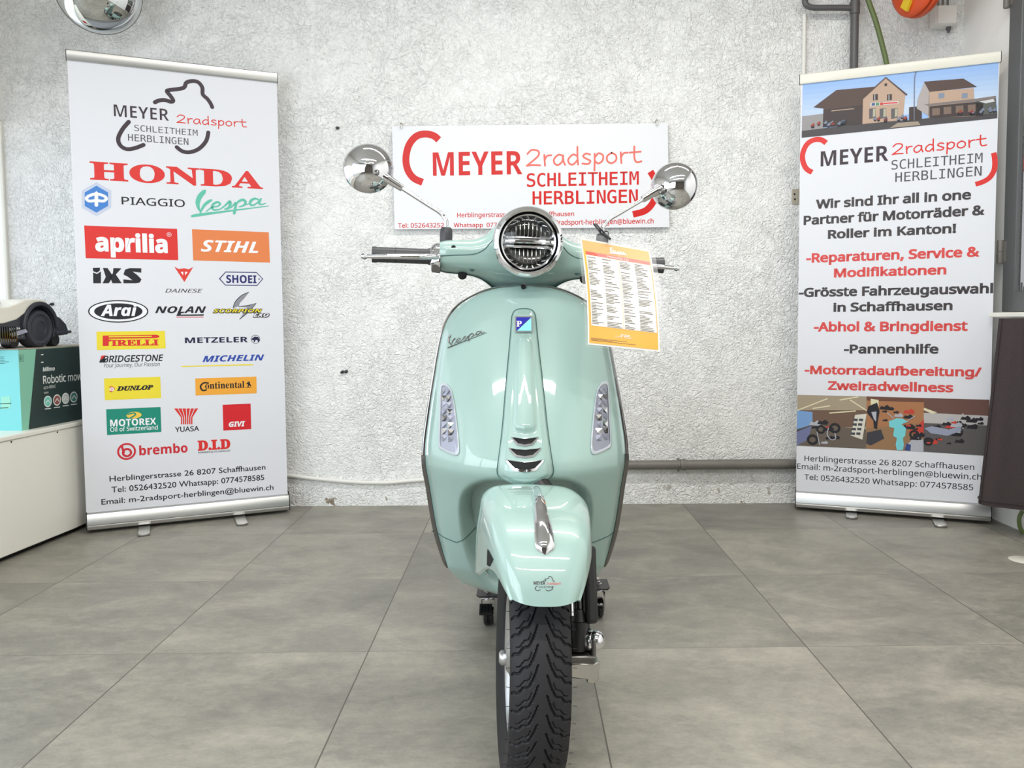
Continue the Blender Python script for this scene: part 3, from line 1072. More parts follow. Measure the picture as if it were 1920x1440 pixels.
for x in (235, 290, 375):
    pr.disc((x, 832 - (x - 235) * 0.12), 14, 'ink_sticker_line', 0.001)
pr.build('rating_sticker', t, 'pale rating sticker')

# ------------------------------------------------------------------ dark cloth under the right-hand window, floor sticker
mb = MB()
bot = catmull([(1.905, 3.275), (1.866, 3.205), (1.93, 3.135), (1.985, 3.08), (2.0, 2.9), (1.99, 2.7), (2.01, 2.5), (2.0, 2.36)], 10)
top = catmull([(1.955, 3.26), (1.935, 3.205), (1.97, 3.15), (1.975, 3.08), (1.975, 2.9), (1.975, 2.7), (1.975, 2.5), (1.975, 2.36)], 10)
rows = []
for k, s in enumerate(np.linspace(0, 1, 26)):
    fold = 0.010 * s * np.sin(np.linspace(0, 20, len(bot)) + 0.8 * s) + 0.004 * np.sin(np.linspace(0, 43, len(bot)) + 2 * s)
    p = top * (1 - s) + bot * s
    rows.append([(x + fo * 0.5, y + fo * 0.5, 0.888 - 0.756 * s - 0.012 * (1 - math.exp(-3 * abs(y - 3.2))) * s) for (x, y), fo in zip(p, fold)])
P = np.array(rows)
Q = P + np.array([0.006, 0.004, 0])
mb.grid(P, 'cloth_dark')
mb.grid(Q, 'cloth_dark', flip=True)
edge = lambda A, B: mb.grid(np.stack([A, B]), 'cloth_dark')
edge(P[:, 0], Q[:, 0]); edge(P[-1], Q[-1]); edge(P[0], Q[0]); edge(P[:, -1], Q[:, -1])
cl = mb.build('hanging_cloth', angle=70)
tag(cl, 'dark taupe cloth hanging under the right window sill beside the right banner', 'cloth')
mb = MB()
mb.tube(list(P[-1] + np.array([-0.004, -0.004, 0.022])), 0.0022, 'cloth_dark', 6)
mb.tube(list(P[:, 10] + np.array([-0.003, -0.004, 0.0])), 0.0022, 'cloth_dark', 6)
mb.build('hem_seam', cl)
a = on_plane(1921, 1050, (0, 0, 0), np.array([0, 0, 1.0]))
mb = MB()
mb.lathe([(0.0, 0.001), (0.05, 0.001), (0.052, 0.0)], (a[0], a[1], 0.0005), (0, 0, 1), 'white_plastic', 32, caps=False)
tag(mb.build('floor_sticker'), 'round white sticker on the floor in front of the dark cloth', 'sticker')

# ================================================================== printed banners and sign
def zig(pr, pts, w, key, **k):
    pr.stroke(pts, w, key, **k)


RED = ink('red', (218, 52, 48))
DK = ink('charcoal', (62, 50, 58))
GR = ink('slate', (84, 84, 92))
BK = ink('black', (34, 34, 40))
NV = ink('navy', (38, 40, 108))
WH = ink('white', (240, 240, 244))
YL = ink('yellow', (236, 216, 58))
TEAL = ink('teal', (98, 190, 168))
C1, C2, C3 = (100, 80, 460 / 1920), (120, 400, 440 / 1920), (120, 690, 460 / 1920)
C5, C6, C7 = (1460, 60, 460 / 1920), (1460, 380, 460 / 1920), (1460, 690, 460 / 1920)


def banner(name, A, B, corners, label, base_px):
    """roll-up banner: A, B base line ends on the floor; corners: photo corners of the film"""
    A, B = np.array(A + (0.0,)), np.array(B + (0.0,))
    u = unit(B - A)
    up = np.array([0, 0, 1.0])
    nrm = unit(np.cross(u, up))
    L = np.linalg.norm(B - A)
    t = thing(name, (A + B) / 2, label, 'banner', 'roll-up banners', math.atan2(u[1], u[0]))
    sh = Sheet(A, u, up)
    # cassette: extruded aluminium profile
    prof = [(-0.045, 0.012), (0.040, 0.012), (0.052, 0.018), (0.054, 0.030), (0.050, 0.034), (0.053, 0.038), (0.050, 0.060), (0.040, 0.082), (0.022, 0.092), (0.004, 0.094), (-0.03, 0.090), (-0.045, 0.075)]
    mb = MB()
    mb.loft([[A + u * a + nrm * (d - 0.03) + up * z for d, z in prof] for a in (0.004, L - 0.004)], 'satin')
    mb.build('base_cassette', t, world=True, angle=30)
    for a, b in ((0.0, 0.004), (L - 0.004, L)):
        mb = MB()
        mb.loft([[A + u * q + nrm * (d * 1.03 - 0.03) + up * (z * 1.03) for d, z in prof] for q in (a, b)], 'black')
        mb.build('end_cap', t, world=True, angle=30)
    for px in base_px:
        q = on_plane(px[0], px[1], (0, 0, 0.0), up) - A
        a, dd = np.dot(q, u), max(np.dot(q, nrm), 0.05)
        mb = MB()
        w = 0.024
        pts = [(a - w, -0.04), (a + w, -0.04), (a + w, dd - 0.014)] + [(a + w * math.cos(k), dd - 0.014 + 0.014 * math.sin(k)) for k in np.linspace(0.3, math.pi - 0.3, 7)] + [(a - w, dd - 0.014)]
        mb.prism([A + u * x + nrm * y + up * 0.002 for x, y in pts], up * 0.009, 'satin')
        mb.build('foot', t, world=True, bevel=0.002)
    cs = [sh.uv(c) for c in corners]     # TL, TR, BR, BL
    x0, x1 = (cs[0][0] + cs[3][0]) / 2, (cs[1][0] + cs[2][0]) / 2
    zt = (cs[0][1] + cs[1][1]) / 2
    mb = MB()
    p = [sh.p3((x0, 0.088)), sh.p3((x1, 0.088)), sh.p3((x1, zt)), sh.p3((x0, zt))]
    mb.prism([q - nrm * 0.0012 for q in p], nrm * 0.0012, 'print_white')
    film = mb.build('printed_film', t, world=True, smooth=False)
    return t, sh, film, (x0, x1, zt, A, u, nrm)


def top_rail(t, info, over, z1, key='satin'):
    x0, x1, zt, A, u, nrm = info
    up = np.array([0, 0, 1.0])
    mb = MB()
    prof = [(-0.010, zt - 0.006), (0.008, zt - 0.006), (0.011, zt), (0.010, z1 - 0.004), (0.006, z1), (-0.008, z1), (-0.010, z1 - 0.004)]
    mb.loft([[A + u * a + nrm * d + up * z for d, z in prof] for a in (x0 - over, x1 + over)], key)
    mb.build('top_rail', t, world=True, angle=30)
    for a, b in ((x0 - over - 0.003, x0 - over), (x1 + over, x1 + over + 0.003)):
        mb = MB()
        mb.loft([[A + u * q + nrm * d + up * z for d, z in prof] for q in (a, b)], 'dark_grey')
        mb.build('rail_cap', t, world=True, angle=30)
    mb = MB()
    c = (x0 + x1) / 2
    mb.tube([A + u * c - nrm * 0.012 + up * 0.09, A + u * c - nrm * 0.012 + up * (z1 - 0.004)], 0.006, 'satin', 10)
    mb.build('support_pole', t, world=True)


# ------------------------------------------------------------------ left banner
t, sh, film, info = banner('rollup_banner', (-1.878, 3.329), (-1.106, 3.684), [(127, 110), (515, 153), (543, 930), (161, 968)], 'left banner with many brand logos beside the white plinth', [(270, 1006), (455, 986)])
x0, x1, zt, A, u, nrm = info
top_rail(t, info, 0.002, sh.uv((300, 117))[1] + 0.01)
LB = t

pr = Print(sh, C1)
pr.stroke([(795, 467), (830, 452), (875, 450), (920, 463), (938, 452), (915, 415), (890, 385), (905, 372), (1015, 355), (1040, 315), (1080, 301), (1130, 308), (1165, 350), (1170, 405), (1205, 440), (1230, 475), (1243, 505)], 31, DK)
pr.stroke([(590, 620), (540, 680), (508, 750), (525, 805), (575, 833), (640, 825), (705, 800)], 31, DK)
pr.stroke([(1213, 703), (1195, 770), (1140, 830), (1070, 857), (1010, 850), (966, 818)], 31, DK)
pr.text('MEYER', (475, 578), (905, 612), 484, DK, 'sans', -0.008)
pr.text('SCHLEITHEIM', (635, 690), (1130, 730), 641, GR, 'mono', 0.0)
pr.text('HERBLINGEN', (585, 768), (1058, 800), 713, GR, 'mono', 0.0)
handwriting(pr, '2radsport', (968, 627), (1508, 662), 563, RED, 0.0042)
pr.build('shop_logo', film, 'dark line drawing of a rider with the shop name')
pr = Print(sh, C1)
pr.text('HONDA', (288, 1067), (1640, 1143), 925, RED, 'serif', 0.012)
pr.build('red_wordmark', film, 'large red slab lettering')
pr = Print(sh, C1)
hexp = lambda r: [(337 + r * 1.0 * math.sin(a), 1225 - r * math.cos(a)) for a in np.linspace(0, 2 * math.pi, 6, endpoint=False)]
pr.poly(hexp(150 * 0.885), ink('hex_silver', (196, 204, 224)))
pr.poly(hexp(119 * 0.885), ink('hex_blue', (70, 130, 205)), 0.0012)
pr.stroke([(337, 1180), (337, 1272)], 26, WH, 0.0018)
pr.poly([(337, 1162), (375, 1196), (299, 1196)], WH, 0.0018)
for s in (-1, 1):
    pr.stroke([(337 + s * 12, 1236), (337 + s * 55, 1240), (337 + s * 78, 1222), (337 + s * 62, 1202), (337 + s * 20, 1186)], 22, WH, 0.0018)
pr.text('PIAGGIO', (535, 1265), (1030, 1287), 1205, BK, 'inter', 0.008)
pr.build('hexagon_logo', film, 'blue hexagon emblem with black lettering')
pr = Print(sh, C1)


def script_word(pr, left, right, scale_y, w, key, lift, tilt):
    a, b = pr.q(left), pr.q(right)
    s = b[0] - a[0]
    for p, k in script_strokes():
        P = np.stack([a[0] + p[:, 0] * s, a[1] + p[:, 1] * s * scale_y + (b[1] - a[1] + tilt * s) * p[:, 0]], 1)
        V, Fs = ribbon(P, w * k)
        pr.k += 1
        pr.raw(V, Fs, key, lift + 0.00003 * (pr.k % 12))


script_word(pr, (1085, 1358), (1685, 1278), 1.22, 0.0072, TEAL, 0.0006, 0.0)
pr.build('teal_script', film, 'teal script lettering')
pr = Print(sh, C2)
pr.poly([(165, 100), (925, 127), (935, 383), (178, 367)], RED)
pr.text('aprilia', (257, 305), (850, 322), 150, WH, 'sans', 0.018, 0.0012, 0.0, 0.97)
pr.ring((860, 174), 18, 15, WH, 0.0012)
pr.text('R', (853, 182), (868, 183), 165, WH, 'inter', 0, 0.0012)
pr.build('red_box_logo', film, 'red box with white lettering')
pr = Print(sh, C2)
pr.poly([(1047, 130), (1675, 155), (1685, 403), (1057, 385)], ink('orange', (226, 130, 76)))
pr.text('STIHL', (1120, 310), (1590, 325), 215, WH, 'sans_it', 0.006, 0.0012, 0.08)
pr.build('orange_box_logo', film, 'orange box with white slanted lettering')
pr = Print(sh, C2)
pr.poly([(235, 446), (294, 444), (294, 468), (270, 486), (240, 474)], BK)
pr.poly([(238, 484), (270, 496), (302, 476), (302, 572), (240, 572)], BK)
pr.poly([(318, 446), (356, 448), (392, 500), (384, 545), (366, 572), (316, 572), (342, 520)], BK)
pr.poly([(404, 448), (470, 450), (424, 500), (472, 572), (396, 572), (376, 520), (400, 490)], BK)
pr.poly([(486, 500), (500, 460), (540, 448), (632, 450), (632, 486), (560, 476), (600, 505), (634, 540), (620, 566), (590, 572), (486, 572), (486, 540), (560, 548), (524, 520)], BK)
pr.build('black_wordmark', film)
pr = Print(sh, C2)
pr.poly([(903, 437), (940, 456), (983, 450), (1022, 458), (1057, 438), (985, 562)], ink('bright_red', (222, 62, 52)))
pr.poly([(955, 480), (976, 478), (974, 508)], WH, 0.0012)
pr.poly([(1012, 480), (990, 478), (992, 508)], WH, 0.0012)
pr.text('DAINESE', (828, 648), (1135, 648), 617, BK, 'inter', 0.004, 0.0006, 0.3)
pr.build('red_triangle_logo', film, 'red triangle over thin black lettering')
pr = Print(sh, C2)
pr.stroke([(1273, 535), (1322, 480), (1575, 484), (1625, 537), (1580, 590), (1320, 587), (1273, 535)], 8, NV, 0.0006, False)
pr.text('SHOEI', (1328, 568), (1575, 571), 503, NV, 'sans', 0.006)
pr.disc((1596, 538), 6, NV)
pr.build('navy_hexagon_logo', film, 'navy lettering in a hexagon outline')
pr = Print(sh, C2)
pr.disc((447, 802), 222, BK, 0.0006, 92)
pr.disc((447, 802), 212, WH, 0.0010, 83)
pr.disc((447, 802), 178, BK, 0.0014, 66)
pr.text('Arai', (300, 838), (600, 838), 742, WH, 'sans_it', 0.012, 0.002, 0.0)
pr.build('oval_logo', film, 'black oval with white lettering')
pr = Print(sh, C2)
pr.text('NOLAN', (745, 815), (1165, 815), 760, BK, 'sans_it', 0.006, 0.0006, 0.08)
pr.poly([(930, 815), (960, 815), (955, 828), (1146, 826), (1140, 838), (918, 840)], BK)
pr.poly([(920, 846), (1142, 846), (1140, 852), (918, 852)], RED)
pr.build('slanted_wordmark', film)
pr = Print(sh, C2)
GY = ink('grey', (140, 142, 150))
pr.poly([(1380, 775), (1400, 722), (1450, 672), (1515, 643), (1475, 695), (1440, 732), (1430, 760)], GY)
pr.poly([(1430, 762), (1520, 748), (1575, 733), (1520, 800), (1480, 830), (1435, 868), (1470, 815), (1500, 772)], GY)
pr.stroke([(1383, 773), (1402, 722), (1452, 672), (1512, 645)], 5, BK, 0.001)
pr.stroke([(1430, 764), (1520, 750), (1572, 735), (1520, 800), (1437, 866)], 5, BK, 0.001, False)
pr.text('SCORPION', (1216, 814), (1625, 814), 779, BK, 'sans_it', 0.05, 0.0012, 0.1)
pr.text('SCORPION', (1221, 811), (1620, 811), 782, YL, 'sans_it', 0.0, 0.0018, 0.1)
pr.text('EXO', (1543, 849), (1682, 849), 815, BK, 'sans_it', 0.06, 0.0020, 0.1)
pr.text('EXO', (1549, 846), (1675, 846), 819, WH, 'sans_it', 0.0, 0.0026, 0.1)
pr.build('yellow_slanted_logo', film, 'yellow slanted lettering over a grey stinger emblem')
pr = Print(sh, C2)
pr.poly([(265, 968), (825, 962), (832, 1105), (270, 1120)], YL)
pr.poly([(317, 1000), (755, 993), (778, 1000), (780, 1012), (755, 1021), (366, 1026), (366, 1085), (317, 1086)], RED, 0.0012)
pr.stroke([(370, 1010), (715, 1006)], 9, YL, 0.0018)
pr.stroke([(352, 1040), (378, 1040)], 16, RED, 0.0012)
pr.text('IRELLI', (388, 1083), (775, 1078), 1036, RED, 'serif', 0.02, 0.0012)
pr.build('yellow_box_logo', film, 'yellow box with red lettering')
pr = Print(sh, C2)
pr.text('METZELER', (990, 1060), (1505, 1055), 1015, ink('blue_black', (36, 40, 72)), 'sans', 0.006)
pr.ring((1567, 1030), 38, 34, 'ink_blue_black', 0.0006)
pr.poly([(1540, 1022), (1560, 1008), (1590, 1012), (1600, 1035), (1594, 1052), (1586, 1052), (1582, 1036), (1566, 1038), (1562, 1054), (1553, 1054), (1552, 1036), (1543, 1040), (1534, 1030)], 'ink_blue_black')
pr.build('navy_wordmark', film, 'navy lettering with an elephant roundel')
pr = Print(sh, C2)
pr.text('BRIDGESTONE', (318, 1219), (815, 1206), 1165, BK, 'inter', 0.02, 0.0006, 0.22)
pr.poly([(306, 1165), (340, 1162), (322, 1190), (345, 1195), (332, 1220), (288, 1222)], BK)
pr.poly([(306, 1165), (340, 1162), (310, 1192), (298, 1200)], RED, 0.0012)
pr.text('Your Journey, Our Passion', (327, 1260), (785, 1250), 1226, GR, 'inter', 0.0, 0.0006, 0.22)
pr.build('black_slanted_wordmark', film)
pr = Print(sh, C2)
pr.text('MICHELIN', (1133, 1216), (1640, 1202), 1166, ink('royal_blue', (42, 74, 168)), 'sans_it', 0.006, 0.0006, 0.08)
pr.poly([(963, 1248), (1547, 1233), (1545, 1243), (961, 1258)], YL)
pr.build('blue_slanted_wordmark', film, 'blue slanted lettering with a yellow underline')
pr = Print(sh, C3)
pr.poly([(313, 82), (753, 68), (760, 235), (320, 252)], YL)
pr.text('DUNLOP', (412, 178), (700, 166), 143, BK, 'serif_it', 0.03, 0.0012, 0.05)
pr.poly([(352, 145), (378, 143), (400, 162), (376, 188), (356, 186), (366, 166)], RED, 0.0012)
pr.disc((374, 166), 15, WH, 0.0018)
pr.text('D', (367, 174), (382, 173), 157, RED, 'inter', 0.02, 0.0024)
pr.build('yellow_plate_logo', film, 'yellow box with black slanted lettering')
pr = Print(sh, C3)
pr.poly([(1027, 82), (1505, 67), (1508, 198), (1030, 215)], ink('amber', (240, 168, 62)))
pr.text('ontinental', (1105, 162), (1412, 155), 108, BK, 'serif', 0.0, 0.0012)
pr.stroke([(1128, 118), (1095, 116), (1072, 135), (1070, 155), (1085, 175), (1112, 172)], 12, BK, 0.0012)
pr.poly([(1425, 118), (1440, 112), (1446, 122), (1440, 108), (1450, 104), (1456, 122), (1466, 140), (1458, 142), (1448, 134), (1444, 150), (1436, 146), (1440, 130)], BK, 0.0012)
pr.stroke([(1420, 152), (1468, 150)], 3, BK, 0.0012, False)
pr.build('amber_box_logo', film, 'amber box with black lettering and a rearing horse')
pr = Print(sh, C3)
pr.poly([(330, 323), (755, 305), (762, 500), (337, 525)], ink('deep_teal', (28, 138, 118)))
pr.disc((548, 369), 53, ink('gold', (238, 200, 80)), 0.0012, 26)
pr.stroke([(500, 362), (545, 352), (560, 362), (545, 376), (520, 390)], 10, 'ink_deep_teal', 0.0018)
pr.text('MOTOREX', (362, 456), (722, 443), 402, WH, 'sans', 0.006, 0.0012)
pr.text('Oil of Switzerland', (362, 497), (735, 482), 461, WH, 'inter', 0.008, 0.0012)
pr.build('teal_box_logo', film, 'teal box with white lettering and a gold oval')
pr = Print(sh, C3)
for k in range(6):
    a0, a1 = 862 + k * 32.5, 862 + k * 32.5 + 26
    b0, b1 = 915 + k * 16, 915 + k * 16 + 10
    pr.poly([(a0, 317), (a1, 316), (b1, 385), (b1, 440), (b0, 441), (b0, 386)], RED)
pr.text('YUASA', (870, 500), (1058, 492), 460, BK, 'inter', 0.015)
pr.build('red_fan_logo', film, 'red fan of stripes over black lettering')
pr = Print(sh, C3)
pr.poly([(1241, 288), (1460, 278), (1465, 478), (1247, 490)], ink('square_red', (212, 38, 46)))
pr.text('GIVI', (1290, 460), (1418, 455), 420, WH, 'sans_it', 0.015, 0.0012, 0.0)
pr.build('red_square_logo', film, 'red square with white lettering')
pr = Print(sh, C3)
CR = ink('carmine', (206, 44, 56))
pr.ring((490, 653), 66, 52, CR)
pr.ring((493, 662), 36, 20, CR)
pr.stroke([(452, 610), (468, 660)], 16, CR, 0.0006, False)
pr.text('brembo', (590, 682), (968, 660), 605, CR, 'sans', 0.006)
pr.build('carmine_wordmark', film, 'red lettering with a round emblem')
pr = Print(sh, C3)
pr.text('D.I.D', (1047, 643), (1303, 628), 568, RED, 'serif', 0.03)
pr.text('POWERED by TECHNOLOGY', (1050, 669), (1303, 653), 655, BK, 'inter', 0.01)
pr.build('red_initials', film, 'red slab initials over tiny black lettering')
pr = Print(sh, C3)
pr.text('Herblingerstrasse 26 8207 Schaffhausen', (357, 886), (1577, 797), 842, BK, 'round', 0.008)
pr.build('contact_line', film)
pr = Print(sh, C3)
pr.text('Tel: 0526432520 Whatsapp: 0774578585', (372, 972), (1567, 879), 926, BK, 'round', 0.008)
pr.build('contact_line', film)
pr = Print(sh, C3)
pr.text('Email: m-2radsport-herblingen@bluewin.ch', (293, 1066), (1640, 955), 1020, BK, 'round', 0.008)
pr.build('contact_line', film)

# ------------------------------------------------------------------ right banner
t, sh, film, info = banner('rollup_banner', (1.277, 3.672), (2.019, 3.384), [(1503, 160), (1873, 110), (1853, 960), (1491, 930)], 'right banner with red and black service list beside the dark window frame', [(1597, 974), (1765, 990)])
x0, x1, zt, A, u, nrm = info
top_rail(t, info, 0.003, sh.uv((1690, 120))[1] + 0.004, 'white_plastic')
SKY1, SKY2 = ink('print_sky', (150, 184, 232)), ink('print_sky_pale', (190, 208, 234))
ROOF, WALLP, SHADE, ASPH = ink('print_roof', (84, 66, 60)), ink('print_facade', (186, 158, 138)), ink('print_shade', (66, 56, 56)), ink('print_asphalt', (74, 70, 72))
pr = Print(sh, C5)
pr.poly([(188, 410), (1722, 222), (1710, 675), (180, 828)], SKY1)
for k in range(6):
    y0, y1 = 455 + k * 40, 455 + (k + 1) * 40 + (40 if k == 5 else 0)
    c = tuple(int(a + (b - a) * (k + 1) / 6) for a, b in zip((150, 184, 232), (196, 212, 234)))
    pr.poly([(187, y0), (1720, y0 - 165), (1718, y1 - 165), (185, y1)], ink('print_sky_%d' % k, c), 0.0009)
pr.poly([(183, 660), (350, 640), (350, 770), (181, 790)], ink('print_grey', (150, 146, 148)), 0.0012)
pr.poly([(181, 775), (660, 715), (1020, 690), (1711, 620), (1710, 675), (180, 828)], ASPH, 0.0014)
pr.poly([(870, 752), (930, 712), (1090, 700), (1110, 728)], ink('print_pave', (160, 146, 130)), 0.0016)
pr.poly([(272, 590), (452, 455), (760, 428), (670, 520), (655, 720), (345, 745), (350, 600)], ROOF, 0.0018)
pr.poly([(350, 610), (670, 570), (655, 722), (345, 748)], SHADE, 0.0021)
pr.poly([(413, 615), (590, 598), (590, 604), (413, 622)], WALLP, 0.0024)
pr.poly([(660, 520), (838, 358), (990, 495), (972, 690), (655, 722)], WALLP, 0.0024)
pr.stroke([(655, 524), (838, 358), (1000, 492)], 12, ROOF, 0.0027, False)
for x in (738, 848):
    pr.poly([(x, 490), (x + 38, 486), (x + 38, 532), (x, 538)], SHADE, 0.0027)
    pr.poly([(x + 12, 492), (x + 17, 491), (x + 17, 535), (x + 12, 536)], ink('print_pale', (206, 206, 208)), 0.003)
pr.poly([(828, 404), (848, 402), (848, 424), (828, 426)], SHADE, 0.0027)
pr.poly([(718, 556), (938, 542), (938, 560), (718, 584)], 'ink_print_pale', 0.0027)
for i, c in enumerate(((70, 96, 140), (74, 140, 100), (196, 70, 60))):
    pr.poly([(728 + 32 * i, 558 - 2 * i), (754 + 32 * i, 556 - 2 * i), (754 + 32 * i, 576 - 2 * i), (728 + 32 * i, 579 - 2 * i)], ink('print_flag%d' % i, c), 0.003)
pr.poly([(820, 556), (930, 548), (930, 558), (820, 566)], 'ink_red', 0.003)
for x in (708, 790, 880):
    pr.poly([(x, 602), (x + 52, 596), (x + 50, 672), (x, 682)], ink('print_glass', (96, 92, 96)), 0.0027)
    pr.poly([(x + 30, 604), (x + 50, 600), (x + 48, 660), (x + 28, 668)], ink('print_glow', (176, 172, 150)), 0.003)
pr.stroke([(1060, 690), (1062, 400), (1070, 330), (1080, 306)], 7, ink('print_mast', (110, 118, 134)), 0.0024)
pr.poly([(1020, 590), (1120, 580), (1120, 690), (1020, 696)], SHADE, 0.0021)
pr.poly([(1085, 530), (1140, 392), (1180, 470), (1178, 660), (1080, 600)], ink('print_gable', (172, 164, 162)), 0.0024)
pr.poly([(1175, 468), (1525, 440), (1535, 660), (1170, 672)], WALLP, 0.0024)
pr.poly([(1136, 390), (1445, 366), (1550, 430), (1180, 470)], ROOF, 0.003)
pr.poly([(1135, 568), (1550, 522), (1700, 500), (1700, 520), (1540, 545), (1170, 580)], ink('print_eave', (128, 118, 116)), 0.003)
pr.poly([(1180, 582), (1540, 548), (1600, 560), (1600, 655), (1180, 672)], SHADE, 0.0027)
pr.poly([(1545, 530), (1700, 512), (1705, 640), (1545, 655)], ink('print_dim', (90, 92, 88)), 0.0027)
pr.poly([(1570, 545), (1680, 525), (1690, 545), (1620, 560)], 'ink_print_pale', 0.003)
for x in (1250, 1432):
    pr.poly([(x, 482), (x + 46, 478), (x + 46, 516), (x, 522)], ink('print_bluegrey', (128, 140, 158)), 0.003)
for x, y in ((1200, 600), (1290, 590), (1385, 580), (1480, 572)):
    pr.poly([(x, y), (x + 60, y - 5), (x + 60, y + 50), (x, y + 56)], ink('print_shop', (124, 104, 92)), 0.003)
rr = random.Random(4)
for i in range(26):
    x = rr.choice([rr.uniform(250, 520), rr.uniform(690, 1000), rr.uniform(1380, 1700)])
    y = 745 - (x - 250) * 0.085 + rr.uniform(-14, 6)
    pr.disc((x, y), rr.uniform(9, 17), ink('print_bike', (40, 40, 46)), 0.0034)
    pr.poly([(x - 18, y - 8), (x + 8, y - 30), (x + 16, y - 10), (x, y)], ink(*rr.choice([('print_bike', (40, 40, 46)), ('print_bike_blue', (120, 130, 150)), ('print_bike_red', (150, 66, 56))])), 0.0038)
pr.build('facade_photo', film, 'printed photo of two gabled houses under blue sky')
pr = Print(sh, C5)
pr.stroke([(372, 868), (335, 845), (290, 842), (240, 862), (205, 905), (186, 970), (196, 1032), (222, 1075), (262, 1098)], 40, RED, caps=False)
pr.stroke([(1682, 945), (1690, 985), (1692, 1040), (1682, 1090), (1650, 1140), (1600, 1172), (1540, 1192)], 36, RED, caps=False)
pr.text('MEYER', (328, 1055), (858, 1005), 938, DK, 'sans', 0.0)
handwriting(pr, '2radsport', (890, 962), (1620, 890), 877, RED, 0.0055)
pr.text('SCHLEITHEIM', (882, 1080), (1595, 1018), 1006, GR, 'mono', 0.002)
pr.text('HERBLINGEN', (912, 1178), (1588, 1120), 1104, GR, 'mono', 0.002)
pr.build('shop_logo', film, 'shop name between two red arcs')
DG = ink('soft_black', (70, 64, 66))
R2 = ink('soft_red', (216, 78, 76))
pr = Print(sh, C5)
pr.text('Wir sind Ihr all in one', (290, 1385), (1505, 1302), 1312, DG, 'inter', 0.036)
pr.build('slogan_line', film)
pr = Print(sh, C6)
pr.text('Partner f\u00fcr Motorr\u00e4der &', (195, 177), (1612, 87), 104, DG, 'inter', 0.036)
pr.build('slogan_line', film)
pr = Print(sh, C6)
pr.text('Roller im Kanton!', (385, 282), (1388, 232), 212, DG, 'inter', 0.036)
pr.build('slogan_line', film)
pr = Print(sh, C6)
pr.text('-Gr\u00f6sste Fahrzeugauswahl', (158, 738), (1678, 703), 666, DG, 'inter', 0.036)
pr.build('slogan_line', film)
pr = Print(sh, C6)
pr.text('in Schaffhausen', (428, 853), (1360, 836), 782, DG, 'inter', 0.036)
pr.build('slogan_line', film)
pr = Print(sh, C6)
pr.text('-Pannenhilfe', (510, 1179), (1250, 1176), 1108, DG, 'inter', 0.036)
pr.build('slogan_line', film)
pr = Print(sh, C6)
pr.text('-Reparaturen, Service &', (215, 470), (1572, 416), 398, R2, 'inter', 0.036)
pr.build('service_line', film)
pr = Print(sh, C6)
pr.text('Modifikationen', (432, 583), (1312, 557), 512, R2, 'inter', 0.036)
pr.build('service_line', film)
pr = Print(sh, C6)
pr.text('-Abhol & Bringdienst', (275, 1006), (1478, 999), 932, R2, 'inter', 0.036)
pr.build('service_line', film)
pr = Print(sh, C6)
pr.text('-Motorradaufbereitung/', (203, 1338), (1590, 1358), 1270, R2, 'inter', 0.036)
pr.build('service_line', film)
pr = Print(sh, C7)
pr.text('Zweiradwellness', (385, 168), (1367, 186), 99, R2, 'inter', 0.036)
pr.build('service_line', film)
pr = Print(sh, C7)
pr.poly([(147, 210), (688, 222), (683, 632), (140, 607)], ink('show_ceiling', (164, 150, 128)))
pr.poly([(146, 330), (688, 330), (683, 460), (142, 470)], ink('show_wall', (112, 88, 74)), 0.0009)
pr.poly([(146, 330), (265, 345), (265, 470), (142, 500)], ink('show_window', (120, 158, 206)), 0.0012)
pr.poly([(142, 480), (270, 440), (684, 480), (683, 632), (140, 607)], ink('show_floor', (104, 94, 84)), 0.0012)
pr.poly([(142, 500), (260, 450), (230, 560), (140, 607)], ink('show_floor_blue', (112, 118, 156)), 0.0014)
for a in ((270, 316, 400, 296), (480, 250, 620, 226), (400, 352, 600, 336), (150, 330, 380, 240), (560, 250, 684, 330)):
    pr.stroke([(a[0], a[1]), (a[2], a[3])], 9, ink('show_lamp', (222, 214, 180)), 0.0015, False)
pr.poly([(598, 366), (688, 358), (655, 560), (565, 528)], ink('show_stand', (216, 212, 200)), 0.0018)
for r_ in range(4):
    for c_ in range(2):
        x, y = 600 + c_ * 42 - r_ * 7, 395 + r_ * 36
        pr.poly([(x - 12, y), (x + 20, y + 2), (x + 17, y + 22), (x - 15, y + 18)], ink('show_card', (70, 72, 80)), 0.0022)
pr.poly([(688, 222), (1137, 235), (1133, 655), (683, 632)], ink('show_orange', (170, 118, 80)))
pr.poly([(688, 222), (1137, 235), (1136, 268), (688, 255)], ink('show_brown', (110, 72, 58)), 0.0009)
pr.poly([(684, 470), (1135, 430), (1133, 655), (683, 632)], ink('show_tan', (150, 116, 84)), 0.0009)
pr.poly([(720, 240), (782, 250), (782, 300), (722, 330)], 'ink_show_lamp', 0.0012)
pr.poly([(690, 505), (800, 480), (826, 552), (720, 606), (684, 590)], ink('show_mat', (62, 60, 68)), 0.0015)
pr.poly([(700, 300), (770, 270), (790, 340), (775, 420), (770, 480), (745, 470), (740, 410), (690, 350)], ink('show_bike', (38, 36, 42)), 0.0018)
pr.poly([(725, 345), (765, 340), (762, 420), (745, 400)], ink('show_pale', (176, 178, 188)), 0.0022)
AQ = ink('show_aqua', (120, 206, 214))
pr.poly([(862, 415), (905, 402), (920, 392), (970, 395), (1010, 420), (960, 440), (996, 470), (990, 530), (972, 548), (980, 600), (972, 640), (925, 642), (915, 600), (925, 548), (895, 530), (905, 470), (865, 460)], AQ, 0.0024)
pr.stroke([(850, 350), (900, 395)], 6, 'ink_show_pale', 0.0024, False)
pr.stroke([(1065, 375), (1005, 415)], 6, 'ink_show_pale', 0.0024, False)
pr.poly([(1080, 460), (1137, 400), (1134, 510), (1090, 500)], ink('show_red', (196, 66, 54)), 0.0018)
